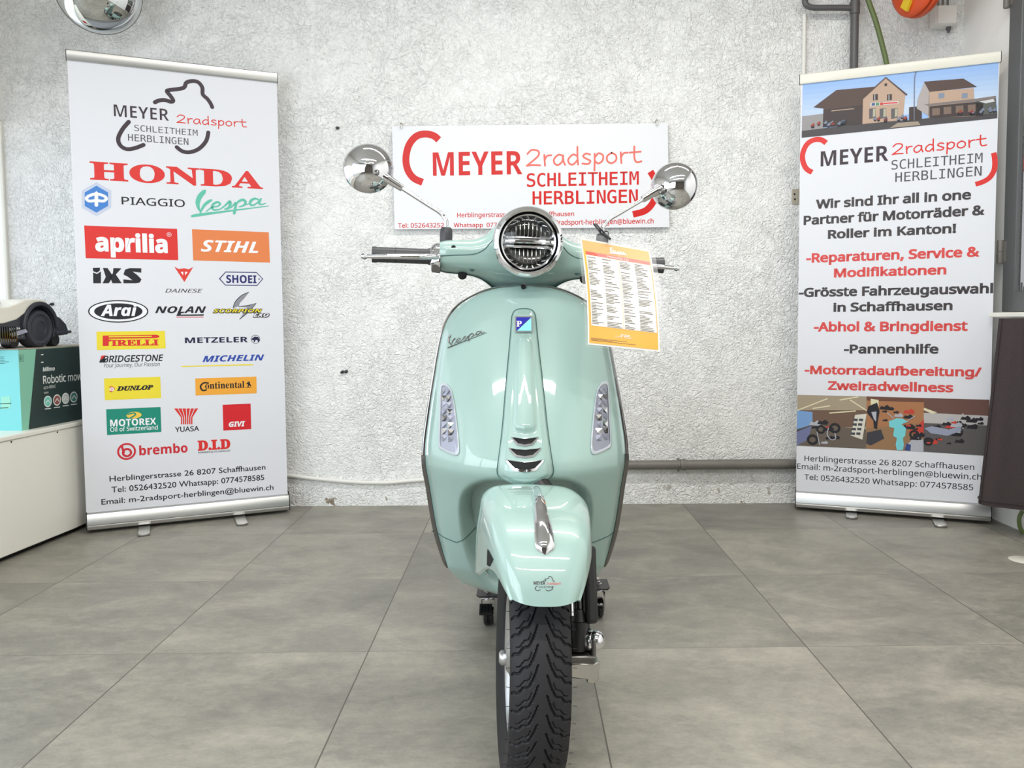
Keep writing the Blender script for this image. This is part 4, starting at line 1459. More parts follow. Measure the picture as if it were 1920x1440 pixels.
pr.poly([(990, 610), (1060, 545), (1133, 560), (1133, 655), (1010, 648)], 'ink_show_pale', 0.0018)
pr.poly([(985, 640), (1000, 590), (1035, 600), (1030, 650)], ink('show_blue', (54, 72, 130)), 0.0022)
pr.poly([(1137, 235), (1650, 248), (1622, 687), (1133, 655)], ink('show_wood', (106, 76, 68)))
pr.poly([(1136, 350), (1648, 375), (1640, 470), (1135, 430)], ink('show_white', (186, 182, 180)), 0.0009)
pr.poly([(1135, 430), (1642, 450), (1622, 687), (1133, 655)], ink('show_carpet', (92, 88, 88)), 0.0012)
pr.poly([(1136, 310), (1240, 348), (1200, 358), (1136, 330)], 'ink_show_lamp', 0.0012)
pr.stroke([(1440, 360), (1442, 470)], 10, 'ink_show_white', 0.0015, False)
for i in range(60):
    reg = rr.choice([(250, 480, 420, 600), (820, 1120, 300, 420), (1000, 1120, 440, 560), (1140, 1430, 430, 590), (1340, 1620, 380, 460)])
    x, y = rr.uniform(reg[0], reg[1]), rr.uniform(reg[2], reg[3])
    r_ = rr.uniform(12, 34)
    col = rr.choice(['ink_show_bike'] * 5 + ['ink_show_pale', 'ink_show_red'])
    pr.poly([(x - r_ * 1.5, y + r_ * 0.4), (x - r_, y - r_ * 0.4), (x - r_ * 0.2, y - r_ * 0.2), (x + r_ * 0.5, y - r_ * 0.7), (x + r_ * 1.4, y), (x + r_, y + r_ * 0.6)], col, 0.0018 + i * 0.00001)
for x, y, r_ in ((265, 560, 42), (440, 470, 40), (1060, 520, 34), (1170, 575, 32), (1410, 500, 28), (330, 480, 34)):
    pr.ring((x, y), r_, r_ * 0.55, 'ink_show_bike', 0.0026)
pr.stroke([(390, 470), (380, 520), (410, 560), (445, 550), (440, 510)], 7, 'ink_show_pale', 0.0028)
pr.stroke([(300, 500), (320, 600)], 6, 'ink_show_pale', 0.0028)
pr.poly([(1140, 470), (1200, 455), (1330, 480), (1420, 455), (1430, 490), (1320, 530), (1190, 510)], ink('show_silver', (150, 156, 176)), 0.0027)
pr.build('showroom_photos', film, 'printed collage of showroom photos with an aqua scooter')
pr = Print(sh, C7)
pr.text('Herblingerstrasse 26 8207 Schaffhausen', (202, 727), (1530, 797), 683, BK, 'inter', 0.004)
pr.build('contact_line', film)
pr = Print(sh, C7)
pr.text('Email: m-2radsport-herblingen@bluewin.ch', (145, 787), (1588, 878), 742, BK, 'inter', 0.004)
pr.build('contact_line', film)
pr = Print(sh, C7)
pr.text('Tel: 0526432520 Whatsapp: 0774578585', (202, 872), (1522, 957), 828, BK, 'inter', 0.004)
pr.build('contact_line', film)

# ------------------------------------------------------------------ sign board on the wall
S0 = np.array([-0.6, 3.772, 1.3])
sh = Sheet(S0, (1, 0, 0), (0, 0, 1))
cs = [sh.uv(p) for p in ((735, 237), (1252, 231), (1255, 426), (740, 430))]
mb = MB()
mb.prism([sh.p3(c) for c in cs[::-1]], (0, 0.004, 0), 'board_white')
sg = mb.build('sign_board', smooth=False)
tag(sg, 'white sign board with red shop name hanging behind the scooter', 'sign')
C8 = (720, 220, 560 / 1920)
RS = ink('sign_red', (206, 34, 32), 0.3)
pr = Print(sh, C8)
pr.stroke([(352, 145), (318, 118), (262, 107), (205, 124), (160, 180), (141, 262), (152, 335), (190, 390), (248, 418)], 45, RS, caps=False)
pr.build('red_arc', sg)
pr = Print(sh, C8)
pr.stroke([(1712, 348), (1742, 402), (1752, 470), (1730, 545), (1680, 600), (1600, 624)], 42, RS, caps=False)
pr.build('red_arc', sg)
pr = Print(sh, C8)
pr.text('MEYER', (315, 378), (890, 364), 228, RS, 'sans', 0.0)
handwriting(pr, '2radsport', (918, 315), (1650, 290), 208, ink('sign_red_glare', (226, 112, 100), 0.3), 0.0085)  # paler than the other letters: glare on the red vinyl put into the colour
pr.text('SCHLEITHEIM', (918, 448), (1638, 428), 362, RS, 'mono', 0.012)
pr.text('HERBLINGEN', (955, 563), (1632, 545), 477, RS, 'mono', 0.012)
pr.build('shop_name', sg, 'red shop name')
pr = Print(sh, C8)
pr.text('Herblingerstrasse 26 8207 Schaffhausen', (470, 643), (1222, 634), 612, RS, 'inter', 0.012)
pr.build('contact_line', sg)
pr = Print(sh, C8)
pr.text('Tel: 0526432520', (90, 710), (410, 707), 680, RS, 'inter', 0.012)
pr.build('contact_line', sg)
pr = Print(sh, C8)
pr.text('Whatsapp  0774578585', (448, 706), (885, 702), 678, RS, 'inter', 0.012)
pr.build('contact_line', sg)
pr = Print(sh, C8)
pr.text('m-2radsport-herblingen@bluewin.ch', (1050, 694), (1733, 680), 660, RS, 'inter', 0.012)
pr.build('contact_line', sg)
for (x, y), lab in (((752, 236), 'left metal hook holding the white sign board'), ((1231, 230), 'right metal hook holding the white sign board')):
    p = at_y(x, y, 3.77)
    mb = MB()
    mb.tube(catmull([p + [0, 0.04, 0.012], p + [0, 0.0, 0.012], p + [0, -0.008, 0.004], p + [0.003, -0.009, -0.012]], 6), 0.004, 'steel', 10)
    tag(mb.build('wall_hook'), lab, 'hook', 'sign hooks')

# ================================================================== the scooter
SX, SY = 0.006, 1.53           # front axle on the floor plan; local y runs rearwards
SCO = thing('motor_scooter', (SX, SY, 0.0), 'glossy mint green motor scooter facing the camera in the middle of the showroom', 'scooter')
PHI = 0.094                     # handlebar and wheel turned a little to the picture's right
A0 = np.array([0.0, 0.05, 0.235])
EPS = math.radians(26)
STR = np.array(Matrix.Rotation(PHI, 3, Vector((0, math.sin(EPS), math.cos(EPS)))))


def st(V):
    return (np.array(V) - A0) @ STR.T + A0


def part(mb, name, parent=SCO, steer=False, label=None, **kw):
    o = mb.build(name, parent, xf=st if steer else None, **kw)
    if label:
        o['label'] = label
    return o


# ------------------------------------------------------------------ leg shield
HALF = [(0.0, 0.985), (0.04, 0.9825), (0.07, 0.979), (0.096, 0.972), (0.118, 0.9625), (0.140, 0.951), (0.158, 0.9385), (0.176, 0.918), (0.189, 0.894), (0.199, 0.862), (0.2075, 0.817), (0.214, 0.774), (0.2225, 0.717), (0.230, 0.661), (0.2355, 0.610), (0.2355, 0.560),
        (0.229, 0.508), (0.221, 0.448), (0.213, 0.395), (0.203, 0.348), (0.191, 0.308), (0.176, 0.275), (0.155, 0.250), (0.128, 0.233), (0.10, 0.222), (0.06, 0.215), (0.0, 0.213)]
HALF = [(w * (1 + 0.016 * max(0.0, min((0.52 - z) / 0.12, 1.0))), z) for w, z in HALF]
OUT = catmull(HALF, 8)
OZ, OW = OUT[::-1, 1], OUT[::-1, 0]
yc = table([0.20, 0.24, 0.30, 0.40, 0.50, 0.565, 0.59, 0.70, 0.80, 0.90, 0.95, 0.99], [0.39, 0.355, 0.318, 0.262, 0.207, 0.168, 0.170, 0.222, 0.275, 0.330, 0.357, 0.382], 0.006)
ye = table([0.20, 0.24, 0.30, 0.40, 0.50, 0.565, 0.59, 0.70, 0.80, 0.90, 0.95, 0.99], [0.44, 0.410, 0.366, 0.342, 0.318, 0.300, 0.302, 0.328, 0.352, 0.375, 0.387, 0.396], 0.006)
WELL_H = [(0.0, 0.553), (0.07, 0.552), (0.10, 0.546), (0.127, 0.530), (0.146, 0.504), (0.154, 0.465), (0.153, 0.41), (0.147, 0.36), (0.134, 0.31), (0.112, 0.265), (0.085, 0.235), (0.05, 0.222), (0.0, 0.218)]
WELL = catmull([(x, z) for x, z in WELL_H] + [(-x, z) for x, z in WELL_H[-2:0:-1]], 4, True)


def shield_y(x, z, well=True):
    x, z = np.asarray(x, float), np.asarray(z, float)
    w = np.interp(z, OZ, OW)
    t = np.clip(np.abs(x) / np.maximum(w, 1e-4), 0, 1)
    c, e = yc(z), ye(z)
    y = c + (e - c) * (0.75 * t ** 2.0 + 0.25 * t ** 4)
    y = y + 0.012 * smoothstep(0.90, 1.0, t) * smoothstep(0.29, 0.36, z)
    if well:
        d = sdf(WELL, x, z)
        tgt = 0.40
        k = smoothstep(-0.004, 0.055, d)
        y = y + np.maximum(tgt - y, 0) * k
    return y


def on_shield(px, py, well=False):
    """photo measurement -> local (x, z) on the shield front"""
    Y = SY + 0.25
    for _ in range(30):
        p = at_y(px, py, Y)
        Y = SY + float(shield_y(p[0] - SX, p[2], well))
    return np.array([p[0] - SX, p[2]])


def sp3(x, z, lift=0.0, well=False):
    return np.stack([np.asarray(x, float), shield_y(x, z, well) - lift, np.asarray(z, float)], -1)


nt_ = 161
T = np.linspace(-1, 1, nt_)
T = np.sign(T) * (np.abs(T) ** 0.92)
rows_w = np.interp(np.linspace(0, len(OUT) - 1, 230), np.arange(len(OUT)), OUT[:, 0])
rows_z = np.interp(np.linspace(0, len(OUT) - 1, 230), np.arange(len(OUT)), OUT[:, 1])
rows_w[0] = rows_w[-1] = 0.003
X = rows_w[:, None] * T[None, :]
Z = np.repeat(rows_z[:, None], nt_, 1)
FRONT = np.stack([X, shield_y(X, Z), Z], -1)
Yb = np.maximum(shield_y(X, Z, False) + 0.014, shield_y(X, Z) + 0.006)
BACK = np.stack([X, Yb, Z], -1)
mb = MB()
mb.grid(FRONT, 'paint', flip=True)
mb.grid(BACK, 'paint')
ring = lambda G: np.concatenate([G[:, 0], G[1:, -1][::-1]])
mb.grid(np.stack([ring(FRONT), ring(BACK)]), 'paint', cv=True)
shield = part(mb, 'leg_shield', angle=60)

# seam line low on both sides and the trim strip round the edge
for s in (-1, 1):
    mb = MB()
    P = [on_shield(984 + s * q[0], q[1], True) for q in ((175, 996), (150, 1008), (128, 1017))]
    xs = np.array([p[0] for p in catmull(P, 8)])
    zs = np.array([p[1] for p in catmull(P, 8)])
    q = list(sp3(xs, zs, -0.0002, True))
    x2 = np.linspace(xs[-1], s * 0.10, 26)
    z2 = zs[-1] + (np.abs(xs[-1] - x2)) * 0.55
    q += list(sp3(x2[1:], z2[1:], -0.0002, True))
    mb.tube(q, 0.0014, 'seam', 6)
    part(mb, 'panel_seam', shield)
    mb = MB()
    i0 = int(np.argmin(np.abs(OUT[:, 1] - 0.30) + 9 * (OUT[:, 0] < 0.1)))
    P = OUT[:i0 + 1]
    q = [(s * (p[0] + 0.0015), float(shield_y(p[0], p[1])) + 0.006, p[1]) for p in P]
    zs = P[:, 1]
    rr_ = np.interp(zs, [0.29, 0.31, 0.36, 0.56, 0.60, 0.9, 0.985], [0.002, 0.006, 0.0075, 0.0075, 0.0070, 0.0050, 0.0042])
    k = int(np.argmin(np.abs(zs - 0.585)))
    mb.tube(q[:k + 1], rr_[:k + 1], 'chrome', 10, up=(0, 1, 0), flat=1.5)
    part(mb, 'rim_trim', shield, label='bright chrome upper rim strip')
    mb = MB()
    mb.tube(q[k:], rr_[k:] * 1.05, 'trim', 10, up=(0, 1, 0), flat=1.5)
    part(mb, 'rim_trim', shield, label='dark grey lower rim strip')
mb = MB()
mb.lathe([(0.0, -0.004), (0.0045, -0.004), (0.006, 0.0), (0.006, 0.004), (0.0, 0.004)], (0.0, float(shield_y(0, 0.98)) - 0.001, 0.981), (0, -1, 0.2), 'hole', 14)
part(mb, 'top_screw', shield)

# chrome script on the shield
a, b = on_shield(839.5, 652.3), on_shield(912.6, 623.6)
mb = MB()
L = np.linalg.norm(b - a)
ang = math.atan2(b[1] - a[1], b[0] - a[0])
for p, k in script_strokes():
    P = p * L
    P = np.stack([P[:, 0] * math.cos(ang) - P[:, 1] * math.sin(ang), P[:, 0] * math.sin(ang) + P[:, 1] * math.cos(ang)], 1) + a
    mb.tube(list(sp3(P[:, 0], P[:, 1], 0.0012)), 0.00085 * k, 'trim', 8)
part(mb, 'script_badge', shield, label='slanted chrome script badge')

# ------------------------------------------------------------------ centre panel with badge and grille
HOUT = [(0.0, 0.929), (0.013, 0.928), (0.021, 0.924), (0.0262, 0.916), (0.0282, 0.905), (0.031, 0.872), (0.0355, 0.82), (0.040, 0.775), (0.0445, 0.722), (0.0485, 0.674), (0.0545, 0.62), (0.0595, 0.585), (0.0605, 0.572), (0.057, 0.562), (0.045, 0.554), (0.022, 0.545), (0.0, 0.541)]
HC = catmull(HOUT, 8)
HP = np.concatenate([HC, HC[-2:0:-1] * [-1, 1]])
RIDGE = [(0.0, 0.868), (0.012, 0.866), (0.020, 0.858), (0.0225, 0.84), (0.027, 0.70), (0.0285, 0.672), (0.024, 0.659), (0.0, 0.654)]
RP = np.array(RIDGE + [(-x, z) for x, z in RIDGE[-2:0:-1]])


def cover_y(x, z):
    x, z = np.asarray(x, float), np.asarray(z, float)
    d = np.maximum(sdf(HP, x, z), 0)
    h = 0.007 * smoothstep(0.0, 0.004, d) + 0.006 * smoothstep(0.003, 0.016, d)
    r = np.maximum(sdf(RP, x, z), 0)
    h = h + 0.0075 * smoothstep(0.0, 0.011, r) + 0.0035 * smoothstep(0.0, 0.02, r) * (1 - np.minimum(np.abs(x) / 0.024, 1))
    h = h + 0.016 * smoothstep(0.655, 0.575, z) * (1 - np.minimum(np.abs(x) / 0.062, 1) ** 1.6)
    base = shield_y(x, np.maximum(z, 0.562), False)
    return base - h + 0.004 * smoothstep(0.56, 0.541, z)


rw = np.interp(np.linspace(0, len(HC) - 1, 240), np.arange(len(HC)), HC[:, 0])
rz = np.interp(np.linspace(0, len(HC) - 1, 240), np.arange(len(HC)), HC[:, 1])
rw[0] = rw[-1] = 0.0008
t_ = np.linspace(-1, 1, 61)
t_ = np.sign(t_) * (1 - (1 - np.abs(t_)) ** 1.35)
X = rw[:, None] * t_
Z = np.repeat(rz[:, None], 61, 1)
P = np.stack([X, cover_y(X, Z), Z], -1)
mb = MB()
mb.grid(P, 'paint', flip=True)
rg = ring(P)
mb.grid(np.stack([rg, rg + [0, 0.02, 0]]), 'paint', cv=True)
cover = part(mb, 'centre_panel', angle=50)
mb = MB()
g = np.concatenate([HC, HC[-2:0:-1] * [-1, 1]]) * [1.02, 1.0] + [0, 0.0]
q = np.stack([g[:, 0], shield_y(g[:, 0], np.maximum(g[:, 1], 0.553), False) - 0.0005, g[:, 1]], -1)
mb.tube(list(q), 0.0009, 'seam', 6, closed=True)
part(mb, 'panel_gap', cover)


def on_cover(px, py):
    Y = SY + 0.22
    for _ in range(30):
        p = at_y(px, py, Y)
        Y = SY + float(cover_y(p[0] - SX, p[2]))
    return np.array([p[0] - SX, p[2]])


CP = (780, 520, 410 / 1440)


def cpx(p, mid=715):
    """crop measurement on the shield, symmetric about the centre column"""
    return (984 + (p[0] - mid) * CP[2], CP[1] + p[1] * CP[2])


def on_face(pts, lift, f=None):
    pts = np.array(pts)
    return np.stack([pts[:, 0], (f or cover_y)(pts[:, 0], pts[:, 1]) - lift, pts[:, 1]], -1)


# enamel shield badge
bq = [on_cover(*cpx(p)) for p in ((656, 256), (770, 252), (768, 362), (654, 362))]
bw_ = abs(bq[1][0] - bq[0][0]) / 2
bz0, bz1 = bq[3][1], bq[0][1]
by = float(cover_y(0.0, (bz0 + bz1) / 2)) - 0.0055
tl = (float(cover_y(0, bz1)) - float(cover_y(0, bz0))) / (bz1 - bz0)


def bp3(x, z, lift):
    return (x, by + tl * (z - (bz0 + bz1) / 2) - lift, z)


zt = lambda f: bz0 + f * (bz1 - bz0)
EB, EC = ink('enamel_blue', (44, 48, 160), 0.12), ink('enamel_pale', (140, 214, 226), 0.12)
i_ = 0.86 * bw_
mb = MB()
mb.face([bp3(-i_, zt(0.93), 0.0018), bp3(i_ * 0.95, zt(0.93), 0.0018), bp3(-i_, zt(0.08), 0.0018)], EB)
mb.face([bp3(i_, zt(0.90), 0.0018), bp3(i_, zt(0.09), 0.0018), bp3(-i_ * 0.92, zt(0.09), 0.0018)], EC)
V, Fs = glyphs('P', 'serif', 0.01)
sx_, sy_ = 0.80 * bw_ / 0.55, 0.5 * (bz1 - bz0) / 0.68
mb.add([bp3(-0.84 * bw_ + v[0] * sx_, zt(0.36) + v[1] * sy_, 0.0026) for v in V], Fs, 'satin')
mb2 = MB()
mb2.prism([bp3(-bw_, zt(1), -0.003), bp3(bw_, zt(1), -0.003), bp3(bw_, zt(0.02), -0.003), bp3(0.1 * bw_, zt(0.02), -0.003), bp3(0, zt(-0.03), -0.003), bp3(-0.1 * bw_, zt(0.02), -0.003), bp3(-bw_, zt(0.02), -0.003)], (0, -0.004, 0), 'chrome')
for f_, m_ in zip(mb.f, mb.m):
    mb2.add([mb.v[i] for i in f_], [tuple(range(len(f_)))], mb.mats[m_])
part(mb2, 'enamel_badge', cover, label='blue and pale blue enamel badge', smooth=False)

# three chrome-lipped slots
for top, bot, hw, hb in ((1048, 1112, 90, 52), (1120, 1190, 107, 62), (1197, 1284, 127, 74)):
    cx0 = 720
    h = bot - top
    outer = [(cx0 - hw, top), (cx0 - hw * 0.6, top + 0.10 * h), (cx0, top + 0.20 * h), (cx0 + hw * 0.6, top + 0.10 * h), (cx0 + hw, top), (cx0 + hw * 0.97, top + 0.18 * h), (cx0 + hb, top + 0.86 * h), (cx0, bot), (cx0 - hb, top + 0.86 * h), (cx0 - hw * 0.97, top + 0.18 * h)]
    inner = [(cx0 - hw * 0.90, top + 0.06 * h), (cx0 - hw * 0.6, top + 0.13 * h), (cx0, top + 0.23 * h), (cx0 + hw * 0.6, top + 0.13 * h), (cx0 + hw * 0.90, top + 0.06 * h), (cx0 + hw * 0.82, top + 0.22 * h), (cx0 + hb * 0.86, top + 0.68 * h), (cx0, top + 0.80 * h), (cx0 - hb * 0.86, top + 0.68 * h), (cx0 - hw * 0.82, top + 0.22 * h)]
    O = on_face([on_cover(*cpx(p, cx0)) for p in outer], 0.0028)
    I = on_face([on_cover(*cpx(p, cx0)) for p in inner], 0.0034)
    O0 = on_face([on_cover(*cpx(p, cx0)) for p in outer], -0.002)
    I1 = on_face([on_cover(*cpx(p, cx0)) for p in inner], 0.0008)
    mb = MB()
    mb.grid(np.stack([O0, O, I, I1]), 'chrome', cv=True, flip=True)
    pu = np.array([on_cover(*cpx(p, cx0)) for p in inner[:5]])
    pl_ = np.array([on_cover(*cpx(p, cx0)) for p in (inner[0], inner[9], inner[8], inner[7], inner[6], inner[5], inner[4])])
    rs_ = lambda a: np.stack([np.interp(np.linspace(0, 1, 25), np.linspace(0, 1, len(a)), a[:, c]) for c in (0, 1)], 1)
    pu, pl_ = rs_(pu), rs_(pl_)
    xs2 = np.linspace(pu[0][0], pu[-1][0], 25)
    oz = np.argsort(pl_[:, 0])
    zu, zl = np.interp(xs2, pu[:, 0], pu[:, 1]), np.interp(xs2, pl_[oz, 0], pl_[oz, 1])
    gz = np.array([zu + (zl - zu) * f for f in np.linspace(0, 1, 6)])
    gx = np.repeat(xs2[None, :], 6, 0)
    mb.grid(np.stack([gx, cover_y(gx, gz) - 0.0012, gz], -1), 'hole')
    part(mb, 'grille_slot', cover, angle=30, label='black grille slot with chrome lip')

# ------------------------------------------------------------------ turn signals
M['signal_silver'] = mat('signal_silver', (150, 152, 166), 0.42, metal=0.6)
M['lens_rim'] = mat('clear_grey_rim', (176, 182, 188), 0.15, coat=0.5)
rows = [(696, 172, 186), (704, 164, 204), (720, 161, 220), (750, 159, 237), (800, 158, 247), (850, 157, 256), (900, 156, 263), (950, 155, 269), (1000, 153, 274), (1050, 151, 279), (1095, 150, 283), (1115, 153, 284), (1130, 163, 284), (1148, 200, 282), (1160, 230, 277), (1168, 250, 268)]
for s in (-1, 1):
    L_, R_ = [], []
    for y, xl, xr in rows:
        for lst, x in ((L_, xl), (R_, xr)):
            lst.append(on_shield(780 + CP[2] * x - 0.3, CP[1] + CP[2] * y) * [1, 1])
    L_, R_ = np.array(L_), np.array(R_)
    if s > 0:
        L_, R_ = L_ * [-1, 1], R_ * [-1, 1]
    loop = np.concatenate([L_, R_[::-1]])
    mid = loop.mean(0)

    def shrink(k, lift):
        p = mid + (loop - mid) * [k, 0.5 + k / 2]
        return on_face(p, lift, lambda x, z: shield_y(x, z, False))
    t = MB()
    rings = np.stack([shrink(1.04, -0.002), shrink(1.03, 0.003), shrink(0.95, 0.0048), shrink(0.88, 0.0042), shrink(0.84, 0.0015)])
    t.grid(rings, 'lens_rim', cv=True, flip=(s < 0))
    sig = part(t, 'turn_signal', SCO, angle=50, label='clear turn signal in the %s edge of the leg shield' % ('left' if s < 0 else 'right'))
    mb = MB()
    mb.add(shrink(0.86, 0.0012), [tuple(range(len(loop)))], 'signal_silver')
    zs = np.linspace(L_[2][1] - 0.004, R_[-4][1] + 0.012, 9)
    for i in range(8):
        z1, z0 = zs[i], zs[i + 1]
        zm = (z0 + z1) / 2
        o_ = np.argsort(L_[:, 1])
        xl, xr = np.interp(zm, L_[o_, 1], L_[o_, 0]), np.interp(zm, R_[o_, 1], R_[o_, 0])
        lo, hi = min(xl, xr), max(xl, xr)
        w_ = hi - lo
        lo, hi = lo + 0.16 * w_, hi - 0.16 * w_
        for c in range(2):
            a, b = lo + (hi - lo) * c / 2, lo + (hi - lo) * (c + 1) / 2 - 0.0006
            y0 = float(shield_y((a + b) / 2, zm, False)) - 0.0012
            j = rng.uniform(-0.0025, 0.0025, 4)
            q = [(a, y0 - 0.001 + j[0], z0 + 0.0006), (b, y0 - 0.001 + j[1], z0 + 0.0006), (b, y0 - 0.001 + j[2], z1), (a, y0 - 0.001 + j[3], z1)]
            cpt = ((a + b) / 2, y0 - 0.004 + j[0], zm)
            mb.add(q + [cpt], [(0, 1, 4), (1, 2, 4), (2, 3, 4), (3, 0, 4)], ('signal_silver', 'trim', 'chrome', 'signal_silver')[(i * 2 + c * 3 + i // 3) % 4])
    part(mb, 'reflector', sig, smooth=False)
    mb = MB()
    mb.grid(np.stack([shrink(0.92, 0.0045), shrink(0.85, 0.0056), shrink(0.5, 0.0064), shrink(0.02, 0.0066)]), 'clear', cv=True, flip=(s < 0))
    part(mb, 'lens', sig, label='clear lens')

# ------------------------------------------------------------------ front fender (turns with the wheel)
def fender_point(s, t):
    pass


prof = catmull([(-0.236, 0.424), (-0.224, 0.456), (-0.203, 0.492), (-0.170, 0.524), (-0.118, 0.549), (-0.05, 0.563), (0.02, 0.567), (0.09, 0.562), (0.15, 0.545), (0.20, 0.515), (0.235, 0.48)], 7)
npf = len(prof)
sarc = np.concatenate([[0], np.cumsum(np.hypot(*np.diff(prof, axis=0).T))])
sarc /= sarc[-1]
hwid = table([0, 0.06, 0.13, 0.22, 0.34, 0.45, 0.56, 0.70, 0.85, 1.0], [0.054, 0.066, 0.0755, 0.0865, 0.096, 0.1035, 0.108, 0.104, 0.093, 0.078], 0.03)(sarc)
skirt = table([0, 0.05, 0.15, 0.30, 0.45, 0.60, 0.80, 1.0], [0.0, 0.010, 0.036, 0.085, 0.135, 0.155, 0.155, 0.14], 0.03)(sarc)
crown = table([0, 0.1, 0.3, 0.55, 0.8, 1.0], [0.012, 0.016, 0.020, 0.023, 0.025, 0.028], 0.05)(sarc)
tt = np.linspace(-1, 1, 81)
G, Gi = [], []
ctr = np.array([-0.0, 0.235])
for i in range(npf):
    a = prof[max(i - 1, 0)]
    b = prof[min(i + 1, npf - 1)]
    tg = (b - a) / np.linalg.norm(b - a)
    nr = np.array([tg[1], -tg[0]])
    nr = nr if np.dot(nr, ctr - prof[i]) > 0 else -nr
    toc = unit(ctr - prof[i])
    row, rowi = [], []
    for t in tt:
        u = abs(t)
        # the lower lip is rounded: its corners start further up the arc
        sh_ = sarc[i] + (1 - sarc[i]) ** 6 * 0.020 * min(u / 0.62, 1) ** 3
        hw_, cr_, sk_ = [float(np.interp(sh_, sarc, v)) for v in (hwid, crown, skirt)]
        pc = np.array([np.interp(sh_, sarc, prof[:, 0]), np.interp(sh_, sarc, prof[:, 1])])
        if u < 0.62:
            q = u / 0.62
            x = hw_ * (q * 0.97)
            dn = cr_ * (0.2 * q ** 2 + 0.8 * q ** 7)
            dk = 0.0
        else:
            q = (u - 0.62) / 0.38
            x = hw_ * (0.97 + 0.085 * math.sin(0.5 * math.pi * min(q * 1.6, 1)) - 0.02 * q)
            dn = cr_
            dk = sk_ * q
        p = pc + nr * dn + (0.5 * toc + 0.5 * np.array([0.2, -0.98])) * dk
        row.append((math.copysign(x, t), p[0], p[1]))
        pi_ = p + nr * 0.004
        rowi.append((math.copysign(max(x - 0.004, 0), t), pi_[0], pi_[1]))
    G.append(row)
    Gi.append(rowi)
G, Gi = np.array(G), np.array(Gi)
mb = MB()
mb.grid(G, 'paint')
mb.grid(Gi, 'paint', flip=True)
for a, b in ((G[0], Gi[0]), (G[-1], Gi[-1]), (G[:, 0], Gi[:, 0]), (G[:, -1], Gi[:, -1])):
    mb.grid(np.stack([a, b]), 'paint')
fender = part(mb, 'front_fender', steer=True, angle=60)


def on_fender(s, x, lift):
    """point on the fender crown at arc fraction s, lateral x"""
    i = s * (npf - 1)
    i0 = int(min(max(math.floor(i), 0), npf - 2))
    f = i - i0

    def row(k):
        r = G[k]
        m = np.abs(tt) <= 0.62
        return np.array([np.interp(x, r[m, 0], r[m, c]) for c in (1, 2)])
    p = row(i0) * (1 - f) + row(i0 + 1) * f
    d = row(i0 + 1) - row(i0)
    nn = np.array([-d[1], d[0]])
    nn = unit(nn)
    if np.dot(nn, p - ctr) < 0:
        nn = -nn
    return np.array([x, p[0] + nn[0] * lift, p[1] + nn[1] * lift])


def arc_at(z, front=True):
    k = np.argmin(np.abs(prof[:npf // 2, 1] - z))
    return k / (npf - 1)


mb = MB()
ia, ib = int(0.27 * (npf - 1)), int(0.37 * (npf - 1))
js = [int(np.argmin(np.abs(tt + v))) for v in np.linspace(0.80, 0.985, 7)]
patch = []
for q in range(7):
    f = q / 6.0
    lo_, hi_ = ia + 0.55 * f * (ib - ia), ib + 0.02 * f
    patch.append([G[int(round(lo_ + (hi_ - lo_) * g)), js[q]] + [-0.0012, 0, 0] for g in np.linspace(0, 1, 8)])
mb.grid(np.array(patch), 'hole')
part(mb, 'side_slot', fender, steer=True, label='dark slot in the side')

# chrome crest on the fender: narrow dark top, wide polished lower blade with a pointed end
s0, s1 = 0.565, 0.225
rings = []
for f in np.linspace(0, 1, 22):
    s = s0 + (s1 - s0) * f
    w = np.interp(f, [0, 0.06, 0.3, 0.75, 0.93, 0.98, 1.0], [0.004, 0.0085, 0.0115, 0.0165, 0.0170, 0.010, 0.0025])
    h = np.interp(f, [0, 0.06, 0.35, 0.5, 0.9, 1.0], [0.006, 0.018, 0.022, 0.013, 0.010, 0.002])
    cs_ = []
    for x, l in ((-w, -0.002), (-w, h * 0.35), (-w * 0.72, h * 0.8), (-w * 0.18, h), (w * 0.18, h), (w * 0.72, h * 0.8), (w, h * 0.35), (w, -0.002)):
        cs_.append(on_fender(s, x, l))
    rings.append(cs_)
mb = MB()
mb.loft(rings, 'chrome')
part(mb, 'fender_crest', fender, steer=True, angle=35, label='chrome crest')

# shop sticker low on the fender
mb = MB()
a_s = arc_at(0.458)


def fpt(x, z):
    return on_fender(max(a_s + (z - 0.0) * 2.1, 0.001), x - 0.004, 0.0008)


def fstroke(pts, w, key):
    V, Fs = ribbon(catmull(pts, 5), w)
    mb.add([fpt(v[0], v[1]) for v in V], Fs, key)


